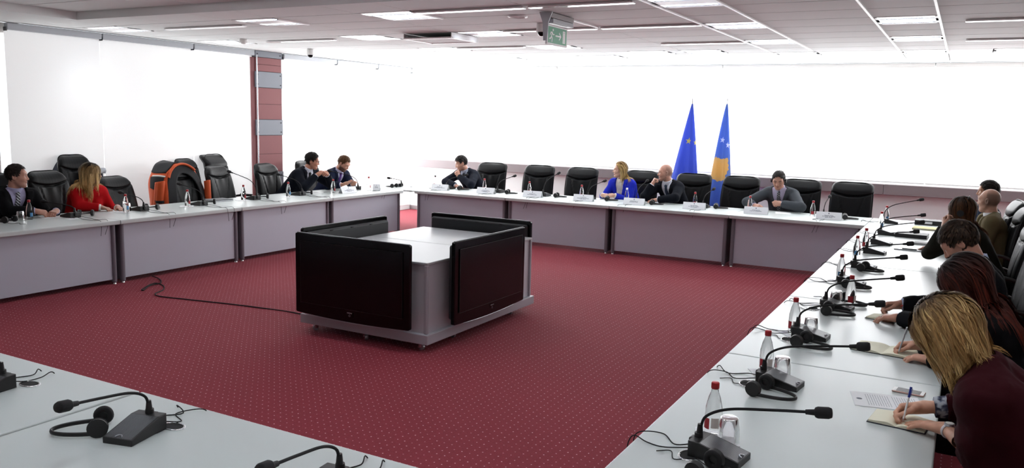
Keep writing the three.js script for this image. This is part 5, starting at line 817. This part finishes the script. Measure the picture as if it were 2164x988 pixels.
// back table
person({ label: 'man in a dark suit leaning on his hand at the left of the back table', root: [0.42, -1.5], face: -0.15, head: [0.24, 1.18, -1.12], hy: -0.8, hp: 0.35, hr: 0.05, skin: '#c08f7a', hair: { colour: '#17120f', vol: 0.016, front: 0.072, grey: '#3b342f' }, beard: '#5a4a42', beardK: 0.35, overTable: overBack, watch: 'L', strap: M.blackCover,
  L: { p: [0.26, 1.0, -0.98], d: [-0.35, 0.85, 0.0], n: [-0.75, -0.2, -0.6], pose: 'fist', el: [0.62, 0.83, -0.86] }, R: { p: [0.34, 0.78, -0.88], d: [0.95, -0.12, 0.05], n: DOWN, pose: 'rest', el: [0.02, 0.84, -0.95] }, clothes: { kind: 'suit', colour: '#131722', shirt: '#bcc6da', tie: ['#151a28', '#151a28', 'plain'] } });
person({ label: 'blonde woman in a bright blue blazer with folded hands', fem: 1, root: [3.34, -1.55], face: -0.1, head: [3.23, 1.2, -1.32], hy: -1.02, hp: 0.0, skin: '#c49a84', brow: '#6a4c33', overTable: overBack,
  hair: { long: 1, colour: '#8a6a3e', root: '#8f7044', tip: '#c4a56a', lite: '#d9c08a', n: 180, kids: 8, len: 0.31, lift: 0.018, r: 0.0026, wave: 0.4, gl: 0.2, spread: 0.015, t: 0.014, front: 0.05, back: 3.0, g: 0.17, az: [0.95, 3.1] },
  L: { p: [3.22, 0.8, -0.98], d: [-0.85, -0.1, 0.35], n: [-0.2, -0.6, -0.75], pose: 'clasp' }, R: { p: [3.14, 0.795, -0.95], d: [0.85, -0.1, 0.25], n: [0.2, -0.6, -0.75], pose: 'clasp' }, clothes: { kind: 'blazer', name: 'blazer', open: 1, v: 0.5, vw: 0.07, colour: '#1d2aa8', under: '#e4ded2', k: 0.012 } });
person({ label: 'bald man in a black suit with his fist at his mouth', root: [4.22, -1.52], face: -0.25, head: [4.06, 1.206, -1.17], hy: -1.12, hp: 0.05, skin: '#b98874', scalp: '#5d5048', scalpK: 0.5, beard: '#6a544a', beardK: 0.35, overTable: overBack,
  R: { p: [3.93, 1.075, -1.02], d: [0.25, 0.75, -0.3], n: [0.85, -0.1, -0.5], pose: 'fist', el: [3.82, 0.83, -0.93] }, L: { p: [3.98, 0.785, -0.92], d: [-0.95, -0.1, 0.1], n: DOWN, pose: 'rest', el: [4.33, 0.84, -0.9] }, clothes: { kind: 'suit', colour: '#0d1018', shirt: '#d9dce6', tie: ['#28384e', '#28384e', 'plain'] } });
person({ label: 'man in a grey suit and checked tie wearing headphones, looking down', root: [5.9, -1.55], face: -0.02, head: [5.81, 1.185, -1.22], hy: 0.05, hp: 0.42, skin: '#b98a76', closed: 1, hair: { colour: '#221e1c', grey: '#4a4642', vol: 0.016, front: 0.06, t: 0.006 }, bandTilt: -1.7, headset: 'black headphones worn by the man in grey', overTable: overBack, watch: 'L',
  L: { p: [5.86, 0.86, -0.97], d: [-0.9, 0.05, 0.3], n: [0.2, -0.4, -0.9], pose: 'fist', el: [6.2, 0.83, -0.95] }, R: { p: [5.58, 0.8, -0.9], d: [0.55, -0.1, 0.5], n: [0.5, -0.6, -0.3], pose: 'curl', el: [5.4, 0.84, -1.05] }, clothes: { kind: 'suit', colour: '#43474c', shirt: '#bcb6cf', tie: ['#15171d', '#a9acb4', 'check'], vw: 0.085 } });
// right table
person({ label: 'dark-haired man in blue almost hidden behind the bald man in tan', root: [8.55, -0.1], face: -PH, head: [8.5, 1.265, 0.05], hy: -1.5, skin: '#a9795f', hair: { colour: '#17110e', vol: 0.014, front: 0.072 }, clothes: { kind: 'suit', colour: '#182238', shirt: '#33466e' } });
person({ label: 'balding man in a tan-green jacket at the right table', root: [8.62, 0.85], face: -1.45, head: [8.5, 1.215, 0.85], hy: -1.95, hp: 0.02, skin: '#b18670', scalp: '#4a3b30', scalpK: 0.75, overTable: overRight, clothes: { kind: 'suit', colour: '#5b5139', shirt: '#d6d6d8', k: 0.018 } });
person({ label: 'brown-haired woman wearing a headset, chin on her hand', fem: 1, near: 0, root: [8.55, 2.5], face: -PH, head: [8.235, 1.225, 2.6], hy: -1.7, hp: 0.12, skin: '#b58a74', bandTilt: -0.25, headset: 'black headset worn by the brown-haired woman', overTable: overRight, ring: 'L',
  hair: { long: 1, colour: '#2a1b12', root: '#2e1d13', tip: '#54361f', lite: '#8a6238', fade: 0.35, n: 220, kids: 9, len: 0.44, lift: 0.018, r: 0.0026, wave: 0.3, gl: 0.3, spread: 0.015, t: 0.015, front: 0.072, back: 0.7, az: [1.0, 3.1] },
  L: { p: [8.1, 1.13, 2.72], d: [-0.1, 0.55, -0.5], n: [0.85, 0.2, -0.3], pose: 'clasp', el: [8.0, 0.84, 2.86] }, R: { p: [7.95, 0.775, 2.0], d: [-0.95, -0.1, -0.1], n: DOWN, pose: 'rest' }, clothes: { colour: '#1a1a14', k: 0.012, cut: 0.92 } });
person({ label: 'man with short brown hair in a dark suit writing, seen from behind', near: 1, root: [8.52, 5.55], face: -PH, head: [8.235, 1.285, 5.58], hy: -1.65, hp: 0.72, skin: '#b98670', hair: { colour: '#2a1d15', vol: 0.014, front: 0.072, rough: 0.8, grey: '#5a4838' }, overTable: overRight, ring: 'L',
  R: { p: [7.87, 0.79, 5.36], d: [-0.85, -0.15, 0.3], n: [-0.1, -0.7, 0.6], pose: 'pen' }, L: { p: [7.89, 0.785, 5.74], d: [-0.9, -0.1, -0.2], n: DOWN, pose: 'rest', el: [8.2, 0.82, 5.98] }, clothes: { kind: 'suit', colour: '#101216', shirt: '#a9b5d0', cut: 0.96, vw: 0.06 } });
person({ label: 'woman with long dark red hair and glasses bent over her notes', fem: 1, near: 1, root: [8.52, 6.65], face: -PH, head: [8.285, 1.21, 6.68], hy: -1.6, hp: 0.78, skin: '#c8967e', glasses: 1, s: 1.1, overTable: overRight,
  hair: { long: 1, colour: '#1d0d0a', root: '#1a0c0a', tip: '#471a10', lite: '#6e2a15', fade: 0.1, fadeW: 0.7, n: 380, kids: 8, len: 0.52, lift: 0.024, r: 0.0021, wave: 0.9, gl: 0.75, spread: 0.015, t: 0.02, front: 0.072, back: 1.5, az: [1.1, 3.1], el: 1.2 },
  R: { p: [8.02, 0.79, 6.47], d: [-0.9, -0.2, 0.15], n: [-0.05, -0.75, 0.6], pose: 'pen' }, L: { p: [8.1, 0.77, 6.62], d: [-0.9, -0.05, -0.25], n: DOWN, pose: 'rest', el: [8.34, 0.82, 6.9] }, clothes: { colour: '#121114', k: 0.01, cut: 0.93 } });
person({ label: 'blonde woman in a maroon sweater writing in the foreground', fem: 1, near: 1, root: [8.66, 8.0], face: -1.62, head: [8.225, 1.225, 7.99], hy: -1.75, hp: 0.85, hr: 0.1, skin: '#cf9c82', s: 1.08, overTable: overRight, watch: 'L', strap: std('#d5d5d8', { metalness: 0.3, roughness: 0.3 }),
  hair: { long: 1, colour: '#6a5030', root: '#3d2a1a', tip: '#b08a54', lite: '#dcbc80', fade: 0.12, fadeW: 0.4, n: 430, kids: 10, len: 0.25, lift: 0.025, r: 0.0019, wave: 1.0, gl: 1.2, spread: 0.015, part: 0.02, t: 0.018, front: 0.072, back: 0.5, az: [0.7, 3.1], el: 1.1, flick: 0.8, g: 0.2 },
  R: { p: [8.1, 0.8, 7.64], d: [-0.9, -0.25, 0.15], n: [-0.05, -0.7, 0.7], pose: 'pen', el: [8.33, 0.84, 7.6] }, L: { p: [8.195, 0.785, 7.77], d: [-0.82, -0.12, -0.45], n: DOWN, pose: 'flat', el: [8.37, 0.79, 8.1] }, clothes: { colour: '#340b13', k: 0.012, noCollar: 1, cut: [0.35, 0.5], under: '#3a4154', cuffCut: [0.25, 0.78], underMat: clothMat('#ffffff', { vertexColors: true }), underCol: (x, y, z) => { const n = noise(x * 70, y * 70, z * 70); return n > 0.12 ? [0.42, 0.45, 0.5] : n > -0.1 ? [0.1, 0.12, 0.19] : [0.03, 0.035, 0.06]; } } });

renderer.render(scene, camera);
